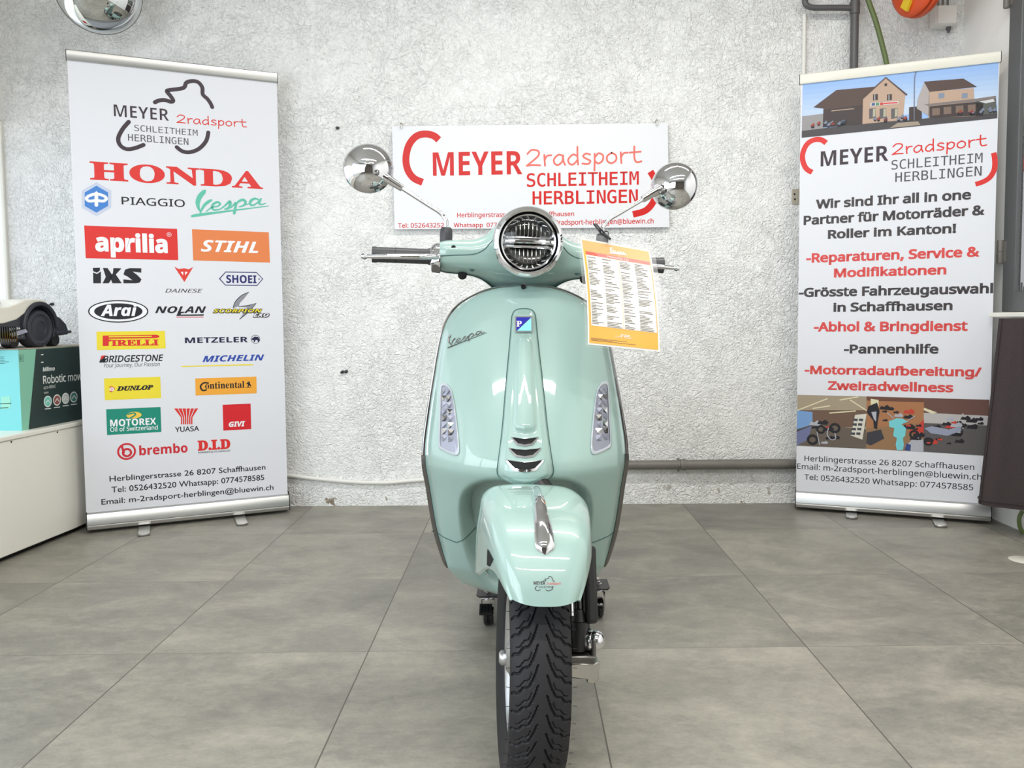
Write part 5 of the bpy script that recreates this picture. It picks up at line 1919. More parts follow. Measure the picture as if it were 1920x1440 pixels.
S_ = 0.0150
fstroke([(-0.1 * S_, 0.62 * S_), (0.25 * S_, 0.66 * S_), (0.12 * S_, 0.86 * S_), (0.5 * S_, 0.92 * S_), (0.62 * S_, 1.2 * S_), (0.9 * S_, 1.1 * S_), (1.0 * S_, 0.8 * S_), (1.2 * S_, 0.5 * S_)], 0.0011, DK)
fstroke([(-0.75 * S_, -0.05 * S_), (-1.0 * S_, -0.4 * S_), (-0.75 * S_, -0.68 * S_), (-0.4 * S_, -0.55 * S_)], 0.0011, DK)
fstroke([(1.05 * S_, -0.1 * S_), (0.9 * S_, -0.5 * S_), (0.5 * S_, -0.7 * S_), (0.2 * S_, -0.55 * S_)], 0.0011, DK)
for word, fx, x0_, x1_, z0_, h_, key, bo in (('MEYER', 'inter', -1.15, 0.15, 0.12, 0.42, DK, 0.02), ('2radsport', 'inter', 0.3, 1.95, 0.12, 0.34, RED, 0.0), ('SCHLEITHEIM', 'inter', -0.6, 1.0, -0.32, 0.26, DK, 0.0)):
    V, Fs = glyphs(word, fx, bo)
    wv = V[:, 0].max() - V[:, 0].min()
    hv = V[:, 1].max()
    mb.add([fpt((x0_ + (v[0] - V[:, 0].min()) / wv * (x1_ - x0_)) * S_, (z0_ + v[1] / hv * h_) * S_) for v in V], Fs, key)
part(mb, 'shop_sticker', fender, steer=True, smooth=False, label='small dark shop sticker')

# ------------------------------------------------------------------ front wheel
WR = 0.232
AX = np.array([0.0, 0.0, WR + 0.0015])


def wheel(name, parent, axle, steer, radius=WR, fine=True, wide=1.0):
    root = None
    # tyre: fine tread surface with cut grooves
    NS, NTt = (1056, 71) if fine else (96, 25)
    rep = 44
    tpar = np.linspace(-1, 1, NTt)
    x = 0.0525 * np.sin(tpar * 1.22) / math.sin(1.22) * wide
    r = radius - 0.058 * (1 - np.cos(tpar * 1.05)) * 0.62
    th_ = np.linspace(0, 2 * math.pi, NS, endpoint=False)
    Xg = np.repeat(x[None, :], NS, 0)
    Rg = np.repeat(r[None, :], NS, 0)
    if fine:
        arc = x * 1.0
        S = th_ * radius
        Pd = 2 * math.pi * radius / rep
        groove = [(-0.056, -0.003), (-0.047, 0.0025), (-0.040, 0.002), (-0.033, 0.0125), (-0.023, 0.0145), (-0.0155, 0.029), (-0.012, 0.038), (-0.008, 0.050)]
        sipe = [(-0.044, 0.0135), (-0.039, 0.014), (-0.0305, 0.0245), (-0.023, 0.026), (-0.0185, 0.038)]
        sm = (S % Pd)
        nper = int(round(NS / rep))
        s1 = S[:nper]
        dep = np.zeros((nper, NTt))
        for side in (1, -1):
            for line, w0, w1, dp in ((groove, 0.0021, 0.0012, 0.0048), (sipe, 0.0009, 0.0009, 0.003)):
                for k in range(-3, 3):
                    pts = np.array(line) * [side, 1] + [0, k * Pd + (Pd / 2 if side < 0 else 0)]
                    for i in range(len(pts) - 1):
                        a, b = pts[i], pts[i + 1]
                        e_ = b - a
                        q = np.clip(((arc[None, :] - a[0]) * e_[0] + (s1[:, None] - a[1]) * e_[1]) / np.dot(e_, e_), 0, 1)
                        dd = np.hypot(arc[None, :] - a[0] - q * e_[0], s1[:, None] - a[1] - q * e_[1])
                        f0 = (i + q) / (len(pts) - 1)
                        ww = w0 + (w1 - w0) * f0
                        dep = np.maximum(dep, dp * (1 - smoothstep(0.75, 1.25, dd / ww)))
        dep *= smoothstep(1.0, 0.93, np.abs(tpar))[None, :]
        Rg = Rg - np.tile(dep, (rep, 1))
    # the tread surface runs upwards on the side facing the viewer
    P = np.stack([Xg, -Rg * np.cos(th_)[:, None], Rg * np.sin(th_)[:, None]], -1) + axle
    mb = MB()
    mb.grid(P, 'rubber', cu=True)
    xs, rs = x[-1], r[-1]
    for sd in (-1, 1):
        prf = [(rs, xs), (rs - 0.008, xs + 0.0015), (rs - 0.022, xs + 0.001), (rs - 0.034, xs - 0.003), (0.158, 0.044 * wide), (0.152, 0.040 * wide), (0.150, 0.030)]
        mb.lathe([(a, b) for a, b in prf], axle, (sd, 0, 0), 'rubber', 128, caps=False)
    tyre = part(mb, name, parent, steer=steer, angle=50)
    if fine:
        # moulding hairs and wear dust are left to the material; rim and spokes follow
        pass
    mb = MB()
    for sd in (-1, 1):
        mb.lathe([(0.130, 0.0), (0.136, 0.022), (0.147, 0.036), (0.156, 0.0405), (0.159, 0.038), (0.154, 0.034), (0.150, 0.020), (0.148, 0.0)], axle, (sd, 0, 0), 'alloy', 96, caps=False)
    part(mb, 'rim', tyre, steer=steer, angle=40, label='silver alloy rim')
    for k in range(5):
        for o in (-0.17, 0.17):
            a0_ = 2 * math.pi * k / 5 + 0.3
            a1_ = a0_ + o
            ra = lambda rr2, aa, xx: axle + np.array([xx, -rr2 * math.cos(aa), rr2 * math.sin(aa)])
            mb = MB()
            rg_ = []
            for f in np.linspace(0, 1, 7):
                rr2 = 0.036 + (0.137 - 0.036) * f
                aa = a0_ + o * (0.45 + 0.75 * f)
                xo = 0.036 - 0.016 * f * f
                hw_ = 0.0085 + 0.002 * (2 * f - 1) ** 2
                tv = np.array([0, math.sin(aa), math.cos(aa)])
                c_ = ra(rr2, aa, 0)
                rg_.append([c_ + tv * a + np.array([-b, 0, 0]) for a, b in ((-hw_, xo - 0.014), (-hw_, xo - 0.003), (-hw_ * 0.5, xo), (hw_ * 0.5, xo), (hw_, xo - 0.003), (hw_, xo - 0.014))])
            mb.loft(rg_, 'alloy')
            part(mb, 'spoke', tyre, steer=steer, angle=40)
    mb = MB()
    mb.lathe([(0.0, 0.060), (0.010, 0.060), (0.014, 0.056), (0.015, 0.048), (0.024, 0.046), (0.030, 0.041), (0.042, 0.036), (0.046, 0.028), (0.044, 0.0), (0.044, -0.03)], axle, (-1, 0, 0), 'alloy', 36, caps=False)
    part(mb, 'hub', tyre, steer=steer, label='polished hub')
    return tyre


wh = wheel('front_wheel', SCO, AX, True)
rr = np.random.default_rng(5)
for i in range(26):
    sd = -1 if i % 2 == 0 else 1
    a = math.radians(-40 + 110 * (i // 2) / 13)
    c = AX + np.array([sd * 0.0545, -0.2145 * math.cos(a), 0.2145 * math.sin(a)])
    mb = MB()
    mb.tube([c, c + np.array([sd * 0.007, rr.uniform(-.001, .001), rr.uniform(-.001, .001)])], 0.0005, 'rubber', 5)
    part(mb, 'tyre_hair', wh, steer=True)
mb = MB()
mb.lathe([(0.108, 0.0), (0.108, 0.004), (0.055, 0.004), (0.055, 0.0)], AX + [0.047, 0, 0], (1, 0, 0), 'steel', 64)
part(mb, 'brake_disc', wh, steer=True)

# ------------------------------------------------------------------ front suspension on the picture's right of the wheel
mb = MB()
mb.tube(catmull([(0.0, 0.30, 0.78), (0.0, 0.20, 0.60), (0.05, 0.15, 0.52), (0.096, 0.115, 0.44), (0.106, 0.09, 0.36), (0.106, 0.065, 0.27)], 6), 0.021, 'black', 14)
mb.tube([(0.106, 0.065, 0.30), (0.106, 0.0, 0.235)], 0.022, 'black', 14)
part(mb, 'fork_leg', steer=True)
mb = MB()
mb.prism([(0.099, -0.075, 0.330), (0.099, -0.050, 0.322), (0.096, 0.010, 0.455), (0.096, -0.035, 0.470)], (0.024, 0.004, 0), 'black')
part(mb, 'fork_guard', steer=True, bevel=0.008, seg=3)
mb = MB()
mb.tube([(0.086, -0.062, 0.276), (0.086, -0.056, 0.33)], 0.0165, 'black', 18)
mb.tube([(0.086, -0.056, 0.33), (0.086, -0.052, 0.352)], [0.015, 0.010], 'black', 14)
mb.tube([(0.086, -0.052, 0.352), (0.086, 0.0, 0.50)], 0.010, 'black_gloss', 14)
part(mb, 'shock_absorber', steer=True)
mb = MB()
mb.tube([(0.070, -0.070, 0.345), (0.069, 0.0, 0.50)], 0.0055, 'chrome', 12)
part(mb, 'damper_rod', steer=True)
mb = MB()
mb.box((0.090, -0.055, 0.266), (0.056, 0.060, 0.014), 'trim')
mb.box((0.1135, -0.055, 0.283), (0.009, 0.055, 0.045), 'trim')
mb.box((0.066, -0.055, 0.283), (0.007, 0.05, 0.045), 'steel')
part(mb, 'shock_cradle', steer=True, bevel=0.004)
mb = MB()
mb.lathe([(0.0, 0.028), (0.008, 0.0275), (0.014, 0.024), (0.018, 0.017), (0.019, 0.010), (0.0175, 0.008), (0.019, 0.006), (0.019, -0.004), (0.015, -0.02)], (0.110, -0.058, 0.292), (0.9, -0.45, 0.25), 'chrome', 32, caps=False)
part(mb, 'axle_cap', steer=True, label='domed chrome cap')
mb = MB()
mb.prism([(0.064, -0.092, 0.262), (0.112, -0.098, 0.262), (0.126, -0.080, 0.262), (0.124, -0.085, 0.225), (0.112, -0.094, 0.222), (0.100, -0.096, 0.226), (0.099, -0.096, 0.232), (0.064, -0.092, 0.234)], (0, 0.06, 0.0), 'steel')
part(mb, 'brake_caliper', steer=True, bevel=0.004)
mb = MB()
mb.tube([(0.105, -0.03, 0.25), (0.09, 0.05, 0.24), (0.05, 0.0, 0.235)], 0.02, 'black', 12)
part(mb, 'suspension_arm', steer=True)

# ------------------------------------------------------------------ handlebar housing
xs_ = [-0.206, -0.195, -0.175, -0.15, -0.125, -0.105, -0.090, -0.075, -0.055, -0.03, 0.0]
ztop = [1.083, 1.087, 1.089, 1.090, 1.092, 1.100, 1.112, 1.128, 1.148, 1.160, 1.164]
zbot = [1.014, 1.010, 1.009, 1.008, 1.005, 0.999, 0.990, 0.978, 0.966, 0.960, 0.958]
ycen = [0.405, 0.405, 0.406, 0.408, 0.412, 0.417, 0.422, 0.427, 0.431, 0.434, 0.435]
yhal = [0.034, 0.038, 0.040, 0.043, 0.048, 0.054, 0.060, 0.066, 0.071, 0.074, 0.075]
xs_ = xs_ + [-v for v in xs_[-2::-1]]
ext = lambda l: l + l[-2::-1]
ztop, zbot, ycen, yhal = ext(ztop), ext(zbot), ext(ycen), ext(yhal)
xq = np.linspace(-0.206, 0.206, 75)
f_ = [table(xs_, v, 0.006)(xq) for v in (ztop, zbot, ycen, yhal)]
rings = []
for i in range(len(xq)):
    zt_, zb_, yc_, yh_ = [v[i] for v in f_]
    rg_ = []
    for a in np.linspace(0, 2 * math.pi, 56, endpoint=False):
        ca, sa = math.cos(a), math.sin(a)
        k = 0.72
        y = yc_ + yh_ * math.copysign(abs(ca) ** k, ca)
        zc_ = (zt_ + zb_) / 2
        z = zc_ + (zt_ - zb_) / 2 * math.copysign(abs(sa) ** k, sa)
        y += 0.065 * float(smoothstep(1.035, 0.972, z)) * (1.0 if ca < 0 else 0.0) + (0.012 if ca < 0 else 0.0) * float(smoothstep(1.06, 1.0, z))
        rg_.append((xq[i], y, z))
    rings.append(rg_)
mb = MB()
mb.loft(rings, 'paint')
head = part(mb, 'headset_cover', steer=True, angle=45)
HR = np.array(rings)


def on_head(x, z, lift=0.0):
    """front face of the housing at lateral x, height z"""
    i = int(np.clip(round((x + 0.206) / 0.412 * 74), 0, 74))
    r = HR[i]
    fr = r[r[:, 1] < r[:, 1].mean() + 0.001]
    o = np.argsort(fr[:, 2])
    return np.array([x, np.interp(z, fr[o, 2], fr[o, 1]) - lift, z])


for s in (-1, 1):
    mb = MB()
    q = [on_head(s * x, z, 0.0002) for x, z in catmull([(0.2055, 1.047), (0.17, 1.050), (0.14, 1.052), (0.118, 1.056), (0.10, 1.066), (0.088, 1.08), (0.08, 1.09)], 6)]
    mb.tube(q, 0.0012, 'seam', 6)
    part(mb, 'cover_seam', head, steer=True)
    for x, z, r, key in ((0.173, 1.068, 0.0055, 'hole'), (0.128, 1.020, 0.0060, 'seam'), (0.150, 1.006, 0.0105, 'hole')):
        mb = MB()
        p = on_head(s * x, z, -0.001)
        mb.lathe([(r * 1.05, -0.004), (r * 1.05, 0.0005), (r * 0.8, 0.001), (r * 0.75, 0.0012 if key != 'hole' or r < 0.01 else 0.005), (0.0, 0.0012 if r < 0.01 else 0.006)], p, (0, -1, -0.1), key, 18, caps=False)
        part(mb, 'screw_plug', head, steer=True)

# ------------------------------------------------------------------ headlamp
LC = np.array([0.0, 0.318, 1.083])
la = unit((0, -1, -0.035))
mb = MB()
mb.lathe([(0.0, -0.10), (0.05, -0.10), (0.068, -0.085), (0.0775, -0.05), (0.0805, -0.018), (0.0812, -0.004)], LC, la, 'paint', 72, caps=False)
lamp = part(mb, 'headlamp', steer=True, label='round headlamp with a chrome ring')
mb = MB()
mb.lathe([(0.0812, -0.012), (0.0830, -0.006), (0.0824, 0.002), (0.0792, 0.0095), (0.0735, 0.0125), (0.0695, 0.0115), (0.0680, 0.007), (0.0678, 0.002)], LC, la, 'chrome', 96, caps=False)
part(mb, 'chrome_bezel', lamp, steer=True, label='chrome ring')
mb = MB()
mb.lathe([(0.0679, 0.006), (0.0662, 0.001), (0.0650, 0.004)], LC, la, 'black_gloss', 72, caps=False)
part(mb, 'lens_gasket', lamp, steer=True)
mb = MB()
mb.lathe([(0.0650, 0.004), (0.0630, 0.006), (0.0605, 0.005), (0.056, -0.003), (0.0515, -0.014), (0.049, -0.022)], LC, la, 'chrome', 96, caps=False)
part(mb, 'reflector_ring', lamp, steer=True)
mb = MB()
mb.lathe([(0.0, -0.030), (0.030, -0.029), (0.0492, -0.0215)], LC, la, 'black_gloss', 64, caps=False)
part(mb, 'reflector_bowl', lamp, steer=True)
mb = MB()
for z, h, d, w in ((0.0105, 0.0055, 0.000, 0.054), (0.0015, 0.0100, 0.006, 0.058), (-0.0100, 0.0070, 0.001, 0.055)):
    mb.loft([[(x, LC[1] + 0.018 - d - 0.012 * (1 - (x / 0.062) ** 2) + dy, LC[2] + z + dz) for dy, dz in ((0.010, -h / 2), (0.0, -h / 2), (-0.002, -h / 4), (-0.0025, 0), (-0.002, h / 4), (0.0, h / 2), (0.010, h / 2))] for x in np.linspace(-w, w, 15)], 'chrome')
part(mb, 'light_bar', lamp, steer=True, angle=25)
for up_ in (1, -1):
    for i in range(9):
        x = (i - 4) * 0.0098
        zr = math.sqrt(max(0.0470 ** 2 - x * x, 0))
        z0_, z1_ = 0.016 * up_, zr * up_
        if abs(z1_) < 0.02:
            continue
        mb = MB()
        y0 = LC[1] + 0.012
        c0, c1 = LC[2] + min(z0_, z1_), LC[2] + max(z0_, z1_)
        mb.prism([(x, y0 + 0.018, c0), (x, y0 + 0.002, c0), (x, y0 - 0.001, (c0 + c1) / 2), (x, y0 + 0.004, c1), (x, y0 + 0.018, c1)], (0.0016, 0, 0), 'satin')
        part(mb, 'reflector_fin', lamp, steer=True, smooth=False)
mb = MB()
mb.lathe([(0.0, 0.0195), (0.018, 0.0188), (0.035, 0.0165), (0.050, 0.0125), (0.060, 0.0075), (0.0655, 0.002)], LC, la, 'clear', 64, caps=False)
part(mb, 'lens', lamp, steer=True, label='clear domed lens')

# ------------------------------------------------------------------ bar ends: clamps, grips, levers
for s in (-1, 1):
    mb = MB()
    mb.loft([[(s * x, 0.405 + ky * k * math.cos(a) + (kz * k * math.sin(a)) * 0.3, 1.047 + kz * k * math.sin(a) + dz) for a in np.linspace(0, 2 * math.pi, 24, endpoint=False)] for x, k, ky, kz, dz in ((0.204, 1.0, 0.036, 0.036, 0), (0.216, 0.98, 0.036, 0.036, 0), (0.224, 0.9, 0.034, 0.034, 0), (0.228, 0.72, 0.03, 0.03, 0.002))], 'chrome')
    part(mb, 'switch_housing', steer=True)
    mb = MB()
    mb.lathe([(0.0205, 0.0), (0.021, 0.004), (0.0185, 0.010), (0.0185, 0.13 if s < 0 else 0.108), (0.0195, 0.134 if s < 0 else 0.112), (0.0195, 0.142 if s < 0 else 0.12), (0.0, 0.143 if s < 0 else 0.121)], (s * 0.226, 0.415, 1.048), (s, 0, 0), 'dark_grey', 28)
    grip = part(mb, 'handgrip', steer=True)
    mb = MB()
    mb.lathe([(0.0188, 0), (0.0188, 0.003)], (s * 0.31, 0.415, 1.048), (s, 0, 0), 'black', 28)
    part(mb, 'grip_band', grip, steer=True)
    kx = 1.0 if s < 0 else 0.90
    P = [(s * (0.213 + (x - 0.213) * kx), y, z) for x, y, z in catmull([(0.213, 0.368, 1.046), (0.235, 0.352, 1.043), (0.28, 0.345, 1.041), (0.33, 0.350, 1.040), (0.365, 0.358, 1.039), (0.378, 0.360, 1.039)], 6)]
    rr2 = np.interp(np.linspace(0, 1, len(P)), [0, 0.12, 0.5, 0.85, 1.0], [0.010, 0.0095, 0.0085, 0.0065, 0.005])
    mb = MB()
    mb.tube(P, rr2, 'chrome', 14, flat=0.75)
    mb.lathe([(0.0, -0.0085), (0.0055, -0.0065), (0.0085, 0.0), (0.0055, 0.0065), (0.0, 0.0085)], np.array(P[-1]) + [s * 0.003, 0, 0], (1, 0, 0), 'chrome', 20, caps=False)
    part(mb, 'brake_lever', steer=True, label='chrome brake lever')
    mb = MB()
    mb.prism([(s * 0.202, 0.372, 1.026), (s * 0.226, 0.366, 1.030), (s * 0.224, 0.370, 1.008), (s * 0.203, 0.376, 1.006)], (0, 0.045, 0.004), 'trim')
    part(mb, 'lever_bracket', steer=True, bevel=0.003)

# ------------------------------------------------------------------ mirrors
def mirror(s):
    bx = s * 0.192
    mb = MB()
    mb.lathe([(0.0150, -0.004), (0.0155, 0.018), (0.0145, 0.030), (0.0115, 0.034), (0.0, 0.034)], (bx, 0.420, 1.086), (0, 0.05, 1), 'dark_grey', 24)
    m_ = part(mb, 'mirror', steer=True, label='round chrome rear-view mirror on the %s of the handlebar' % ('left' if s < 0 else 'right'))
    el = np.array([s * 0.198, 0.424, 1.150])
    ma = np.array([s * 0.345, 0.440, 1.238]) if s < 0 else np.array([s * 0.335, 0.440, 1.238])
    mb = MB()
    mb.tube(catmull([(bx, 0.421, 1.115), (bx + s * 0.0005, 0.422, 1.135), el + [0, 0, -0.006], el + unit(ma - el) * 0.012, el + unit(ma - el) * 0.05, ma], 7), 0.0052, 'chrome', 14)
    part(mb, 'stem', m_, steer=True)
    d = unit(ma - el)
    mb = MB()
    mb.tube([ma - d * 0.052, ma - d * 0.050, ma - d * 0.012, ma - d * 0.010, ma + d * 0.012], [0.0075, 0.0085, 0.0105, 0.0115, 0.0115], 'chrome', 16)
    mb.lathe([(0.0, -0.013), (0.009, -0.011), (0.013, 0.0), (0.009, 0.011), (0.0, 0.013)], ma + d * 0.012, (0, -1, 0), 'chrome', 20, caps=False)
    part(mb, 'stem_collar', m_, steer=True)
    hd = np.array([s * 0.386, 0.452, 1.260]) if s < 0 else np.array([0.374, 0.452, 1.250])
    ax_ = unit((-0.12 * s - 0.10, -1.0, 0.10)) if s < 0 else unit((-0.58, -1.0, -0.02))
    R = 0.061 if s < 0 else 0.059
    mb = MB()
    mb.lathe([(0.0, 0.037), (0.012, 0.0360), (0.025, 0.0325), (0.038, 0.0265), (0.048, 0.019), (0.0545, 0.010), (R, 0.0), (R, -0.006), (R - 0.002, -0.008)], hd, ax_, 'chrome', 64, caps=False)
    part(mb, 'mirror_shell', m_, steer=True)
    mb = MB()
    mb.lathe([(R - 0.002, -0.0078), (0.0, -0.0070)], hd, ax_, 'mirror', 64, caps=False)
    part(mb, 'mirror_glass', m_, steer=True)
    mb = MB()
    pv = hd + ax_ * 0.027 + np.array([-s * 0.022, 0, -0.018])
    mb.lathe([(0.0075, -0.01), (0.0075, 0.006), (0.005, 0.0075), (0.0, 0.006)], pv, ax_, 'trim', 18)
    part(mb, 'pivot_screw', m_, steer=True)


mirror(-1)
mirror(1)

# ------------------------------------------------------------------ body behind the shield
mb = MB()
G_ = []
for z in np.linspace(0.30, 0.945, 30):
    w = np.interp(z, OZ, OW) - 0.02
    G_.append([(x, float(max(shield_y(x, z, False), 0)) + 0.045 + 0.05 * (1 - (abs(x) / max(w, 0.01)) ** 2), z) for x in np.linspace(-w, w, 25)])
mb.grid(np.array(G_), 'paint')
part(mb, 'inner_leg_shield', angle=60)
mb = MB()
fl = [(-0.165, 0.42), (-0.185, 0.50), (-0.195, 0.62), (-0.19, 0.78), (-0.15, 0.86), (0.15, 0.86), (0.19, 0.78), (0.195, 0.62), (0.185, 0.50), (0.165, 0.42)]
mb.prism([(x, y, 0.235) for x, y in fl], (0, 0, 0.045), 'paint')
part(mb, 'footboard', bevel=0.012)
mb = MB()
mb.prism([(x * 0.85, y + (0.02 if y < 0.6 else -0.02), 0.279) for x, y in fl], (0, 0, 0.006), 'black')
part(mb, 'foot_mat', bevel=0.003)
rb = []
for y, w, zb, zt2 in ((0.74, 0.105, 0.27, 0.55), (0.80, 0.135, 0.26, 0.66), (0.90, 0.165, 0.27, 0.71), (1.02, 0.185, 0.30, 0.725), (1.15, 0.190, 0.34, 0.73), (1.28, 0.175, 0.40, 0.735), (1.40, 0.145, 0.47, 0.735), (1.50, 0.095, 0.55, 0.725), (1.545, 0.04, 0.62, 0.70)):
    zc2, hz2 = (zb + zt2) / 2, (zt2 - zb) / 2
    rb.append([(w * math.copysign(abs(math.cos(a)) ** 0.75, math.cos(a)), y, zc2 + hz2 * math.copysign(abs(math.sin(a)) ** 0.75, math.sin(a))) for a in np.linspace(0, 2 * math.pi, 36, endpoint=False)])
mb = MB()
mb.loft(rb, 'paint')
part(mb, 'rear_body', angle=50)
sb = []
for y, w, zb, zt2 in ((0.72, 0.07, 0.70, 0.735), (0.78, 0.115, 0.70, 0.765), (0.90, 0.14, 0.71, 0.780), (1.05, 0.15, 0.72, 0.780), (1.15, 0.15, 0.72, 0.80), (1.30, 0.135, 0.73, 0.815), (1.42, 0.105, 0.73, 0.80), (1.47, 0.06, 0.735, 0.775)):
    zc2, hz2 = (zb + zt2) / 2, (zt2 - zb) / 2
    sb.append([(w * math.copysign(abs(math.cos(a)) ** 0.6, math.cos(a)), y, zc2 + hz2 * math.copysign(abs(math.sin(a)) ** 0.6, math.sin(a))) for a in np.linspace(0, 2 * math.pi, 32, endpoint=False)])
mb = MB()
mb.loft(sb, 'black')
part(mb, 'seat', angle=50)
RAX = np.array([0.0, 1.34, WR + 0.055])
wheel('rear_wheel', SCO, RAX, False, fine=False)
mb = MB()
mb.box((0.075, 1.15, 0.30), (0.05, 0.42, 0.10), 'black')
mb.box((0.0, 0.95, 0.27), (0.16, 0.20, 0.16), 'black')
part(mb, 'engine_swingarm', bevel=0.02)
for s in (-1, 1):
    mb = MB()
    mb.tube(catmull([(s * 0.05, 0.86, 0.24), (s * 0.12, 0.88, 0.12), (s * 0.145, 0.92, 0.074), (s * 0.155, 0.96, 0.072)], 6), 0.011, 'black', 10)
    part(mb, 'centre_stand_leg')

# ------------------------------------------------------------------ wheeled dolly under the centre stand
t = thing('scooter_dolly', (0.07, SY + 0.88, 0.0), 'black steel dolly with swivel castors under the scooter', 'dolly')
cR = on_plane(1121, 1157, (0, 0, 0), np.array([0, 0, 1.0]))
cL = on_plane(916, 1172, (0, 0, 0), np.array([0, 0, 1.0]))
PZ = 0.098
mb = MB()
mb.box(((cR[0] + cL[0]) / 2, 2.40, PZ - 0.048), (cR[0] - cL[0] - 0.06, 0.16, 0.006), 'black')
for x in (cL[0] + 0.03, cR[0] - 0.03):
    mb.box((x, 2.40, PZ - 0.024), (0.006, 0.16, 0.05), 'black')
mb.build('deck_plate', t, world=True, bevel=0.002)
for cx_, cy_, sgn in ((cR[0], cR[1], 1), (cL[0], cL[1], -1), (cR[0], 2.56, 1), (cL[0], 2.56, -1)):
    mb = MB()
    q = [(cx_ - sgn * 0.045, cy_ - 0.045), (cx_ + sgn * 0.025, cy_ - 0.045), (cx_ + sgn * 0.033, cy_ - 0.03), (cx_ + sgn * 0.033, cy_ + 0.045), (cx_ - sgn * 0.045, cy_ + 0.045)]
    if sgn < 0:
        q = q[::-1]
    mb.prism([(a, b, PZ) for a, b in q], (0, 0, 0.005), 'black')
    br = mb.build('castor_bracket', t, world=True, bevel=0.001)
    mb = MB()
    mb.lathe([(0.0085, 0.0), (0.0085, 0.008), (0.005, 0.009), (0.005, 0.018), (0.0, 0.018)], (cx_, cy_, PZ + 0.005), (0, 0, 1), 'chrome', 6)
    mb.lathe([(0.012, -0.001), (0.012, 0.0015)], (cx_, cy_, PZ + 0.005), (0, 0, 1), 'steel', 20)
    mb.build('bolt', br, world=True, angle=30)
    mb = MB()
    mb.lathe([(0.019, -0.001), (0.022, -0.004), (0.022, -0.008), (0.019, -0.010), (0.021, -0.012), (0.021, -0.016)], (cx_, cy_, PZ), (0, 0, 1), 'chrome', 28)
    for o in (-0.019, 0.019):
        mb.prism([(cx_ + o, cy_ - 0.022, PZ - 0.014), (cx_ + o, cy_ + 0.024, PZ - 0.014), (cx_ + o, cy_ + 0.012, 0.030), (cx_ + o, cy_ - 0.004, 0.020), (cx_ + o, cy_ - 0.014, 0.034)], (0.002, 0, 0), 'chrome')
    mb.build('castor_fork', br, world=True)
    mb = MB()
    mb.lathe([(0.0, -0.015), (0.026, -0.015), (0.031, -0.011), (0.031, -0.003), (0.028, -0.001), (0.028, 0.001), (0.031, 0.003), (0.031, 0.011), (0.026, 0.015), (0.0, 0.015)], (cx_ + 0.001, cy_ + 0.002, 0.031), (1, 0, 0), 'black_gloss', 32, caps=False)
    mb.build('castor_wheel', br, world=True)
    if sgn < 0:
        mb = MB()
        mb.box((cx_ - 0.006, cy_ - 0.040, 0.062), (0.036, 0.034, 0.010), 'black', np.array(Matrix.Rotation(0.5, 3, 'X')))
        for k in range(4):
            mb.box((cx_ - 0.019 + k * 0.009, cy_ - 0.044, 0.067), (0.003, 0.024, 0.006), 'black', np.array(Matrix.Rotation(0.5, 3, 'X')))
        mb.build('brake_pedal', br, world=True)

# ------------------------------------------------------------------ laminated price sheet tied to the right mirror stem
t = thing('price_sheet', (0.2, 1.78, 0.9), 'orange laminated price sheet tied to the right mirror stem', 'price sheet')
CS = (900, 370, 400 / 1858)
ps = lambda p, Y: at_y(CS[0] + CS[2] * p[0], CS[1] + CS[2] * p[1], Y)
YT, YBm = 1.775, 1.700


def sheet_grid(tl, tr, br_, bl, bow, n=(25, 17), lift=0.0):
    G_ = []
    for i in range(n[0]):
        f = i / (n[0] - 1)
        row = []
        for j in range(n[1]):
            g = j / (n[1] - 1)
            p = (np.array(tl) * (1 - g) + np.array(tr) * g) * (1 - f) + (np.array(bl) * (1 - g) + np.array(br_) * g) * f
            p = p + np.array([bow * 4 * f * (1 - f), 0])
            Y = YT + (YBm - YT) * f + 0.012 * math.sin(math.pi * g) * (1 - f) - 0.01 * 4 * f * (1 - f) - lift
            row.append(ps(p, Y))
        G_.append(row)
    return np.array(G_)


PTL, PTR, PBR, PBL = (872, 352), (1480, 462), (1567, 1345), (938, 1280)
ORG = ink('sheet_orange', (238, 172, 78), 0.35)
mb = MB()
mb.grid(sheet_grid((835, 300), (1508, 405), (1612, 1352), (915, 1300), 20, lift=-0.003), 'laminate', flip=True)
lamn = mb.build('laminate_pocket', t, world=True)


def inset(a, b, c, d, lift):
    """rectangle in sheet fractions: left, top, right, bottom"""
    q = lambda g, f: (np.array(PTL) * (1 - g) + np.array(PTR) * g) * (1 - f) + (np.array(PBL) * (1 - g) + np.array(PBR) * g) * f
    G_ = []
    n0, n1 = max(2, int(24 * (d - b)) + 2), max(2, int(16 * (c - a)) + 2)
    for i in range(n0):
        f = b + (d - b) * i / (n0 - 1)
        row = []
        for j in range(n1):
            g = a + (c - a) * j / (n1 - 1)
            p = q(g, f) + np.array([20 * 4 * f * (1 - f), 0])
            Y = YT + (YBm - YT) * f + 0.012 * math.sin(math.pi * g) * (1 - f) - 0.01 * 4 * f * (1 - f) - lift
            row.append(ps(p, Y))
        G_.append(row)
    return np.array(G_)


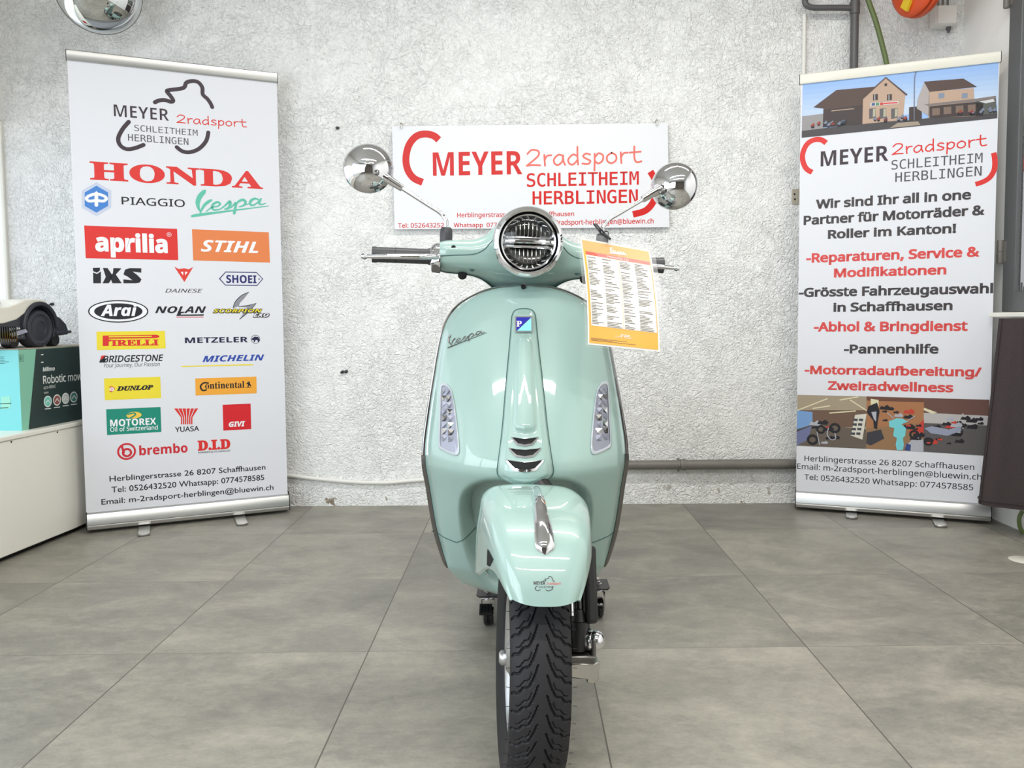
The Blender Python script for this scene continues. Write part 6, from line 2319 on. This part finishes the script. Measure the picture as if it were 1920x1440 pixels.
mb = MB()
mb.grid(inset(0, 0, 1, 1, -0.0008), ink('sheet_white', (230, 226, 216), 0.4), flip=True)
mb.grid(inset(0.022, 0.016, 0.975, 0.984, 0.0002), ORG, flip=True)
mb.grid(inset(0.05, 0.118, 0.965, 0.148, 0.0010), ink('sheet_red', (232, 96, 84), 0.4), flip=True)
mb.grid(inset(0.05, 0.152, 0.965, 0.818, 0.0010), 'ink_sheet_white', flip=True)
mb.grid(inset(0.502, 0.152, 0.506, 0.818, 0.0016), ORG, flip=True)
rs = random.Random(11)
LN = ink('sheet_text', (96, 88, 86))
for c0, mx in ((0.062, 0.17), (0.275, 0.21), (0.522, 0.16), (0.735, 0.20)):
    y = 0.168
    while y < 0.81:
        if rs.random() < 0.84:
            w = mx * rs.uniform(0.35, 1.0)
            mb.grid(inset(c0, y, c0 + w, y + 0.0056, 0.0018), LN, flip=True)
        y += 0.0142
for y, w in ((0.935, 0.50), (0.945, 0.30), (0.955, 0.62)):
    mb.grid(inset(0.045, y, 0.045 + w, y + 0.0035, 0.0010), LN, flip=True)
paper = mb.build('printed_sheet', t, world=True, smooth=False)


def sheet_pt(g, f, lift):
    q = (np.array(PTL) * (1 - g) + np.array(PTR) * g) * (1 - f) + (np.array(PBL) * (1 - g) + np.array(PBR) * g) * f
    p = q + np.array([20 * 4 * f * (1 - f), 0])
    Y = YT + (YBm - YT) * f + 0.012 * math.sin(math.pi * g) * (1 - f) - 0.01 * 4 * f * (1 - f) - lift
    return ps(p, Y)


mb = MB()
for word, fx, g0, g1, f0, h_, bo in (("4'995.-", 'inter', 0.45, 0.62, 0.905, 0.036, 0.012), ('CHF', 'inter', 0.385, 0.44, 0.905, 0.016, 0.0), ('PRIMAVERA 125', 'inter', 0.36, 0.66, 0.144, 0.018, 0.0)):
    V, Fs = glyphs(word, fx, bo)
    wv, hv = V[:, 0].max() - V[:, 0].min(), V[:, 1].max()
    mb.add([sheet_pt(g0 + (v[0] - V[:, 0].min()) / wv * (g1 - g0), f0 - v[1] / hv * h_, 0.0026) for v in V], Fs, 'ink_sheet_white')
sv, sf = [], []
for p, k in script_strokes(5):
    V, Fs = ribbon(np.stack([0.40 + p[:, 0] * 0.25, -p[:, 1] * 0.21 + 0.096 - 0.006 * p[:, 0]], 1), 0.0075 * k)
    sf += [tuple(i + len(sv) for i in f) for f in Fs]
    sv += [tuple(v) for v in V]
for V, Fs in ((sv, sf),):
    mb.add([sheet_pt(v[0], v[1], 0.0024) for v in V], Fs, 'ink_sheet_white')
mb.build('white_lettering', paper, world=True, smooth=False)
mb = MB()
c = ps((1060, 315), 1.80)
mb.tube(catmull([ps((995, 235), 1.82), ps((1035, 280), 1.80), c, ps((1132, 362), 1.77)], 6), 0.0028, 'black', 8)
mb.tube(catmull([ps((1010, 235), 1.83), ps((1050, 275), 1.81), ps((1100, 330), 1.80), ps((1128, 358), 1.775)], 6), 0.0022, 'black', 8)
mb.tube(catmull([ps((1128, 362), 1.765), ps((1075, 325), 1.86), ps((1085, 300), 1.985), ps((1115, 300), 1.985), ps((1120, 340), 1.86), ps((1128, 362), 1.765)], 6), 0.0016, 'black', 8)
mb.build('cable_tie', t, world=True)
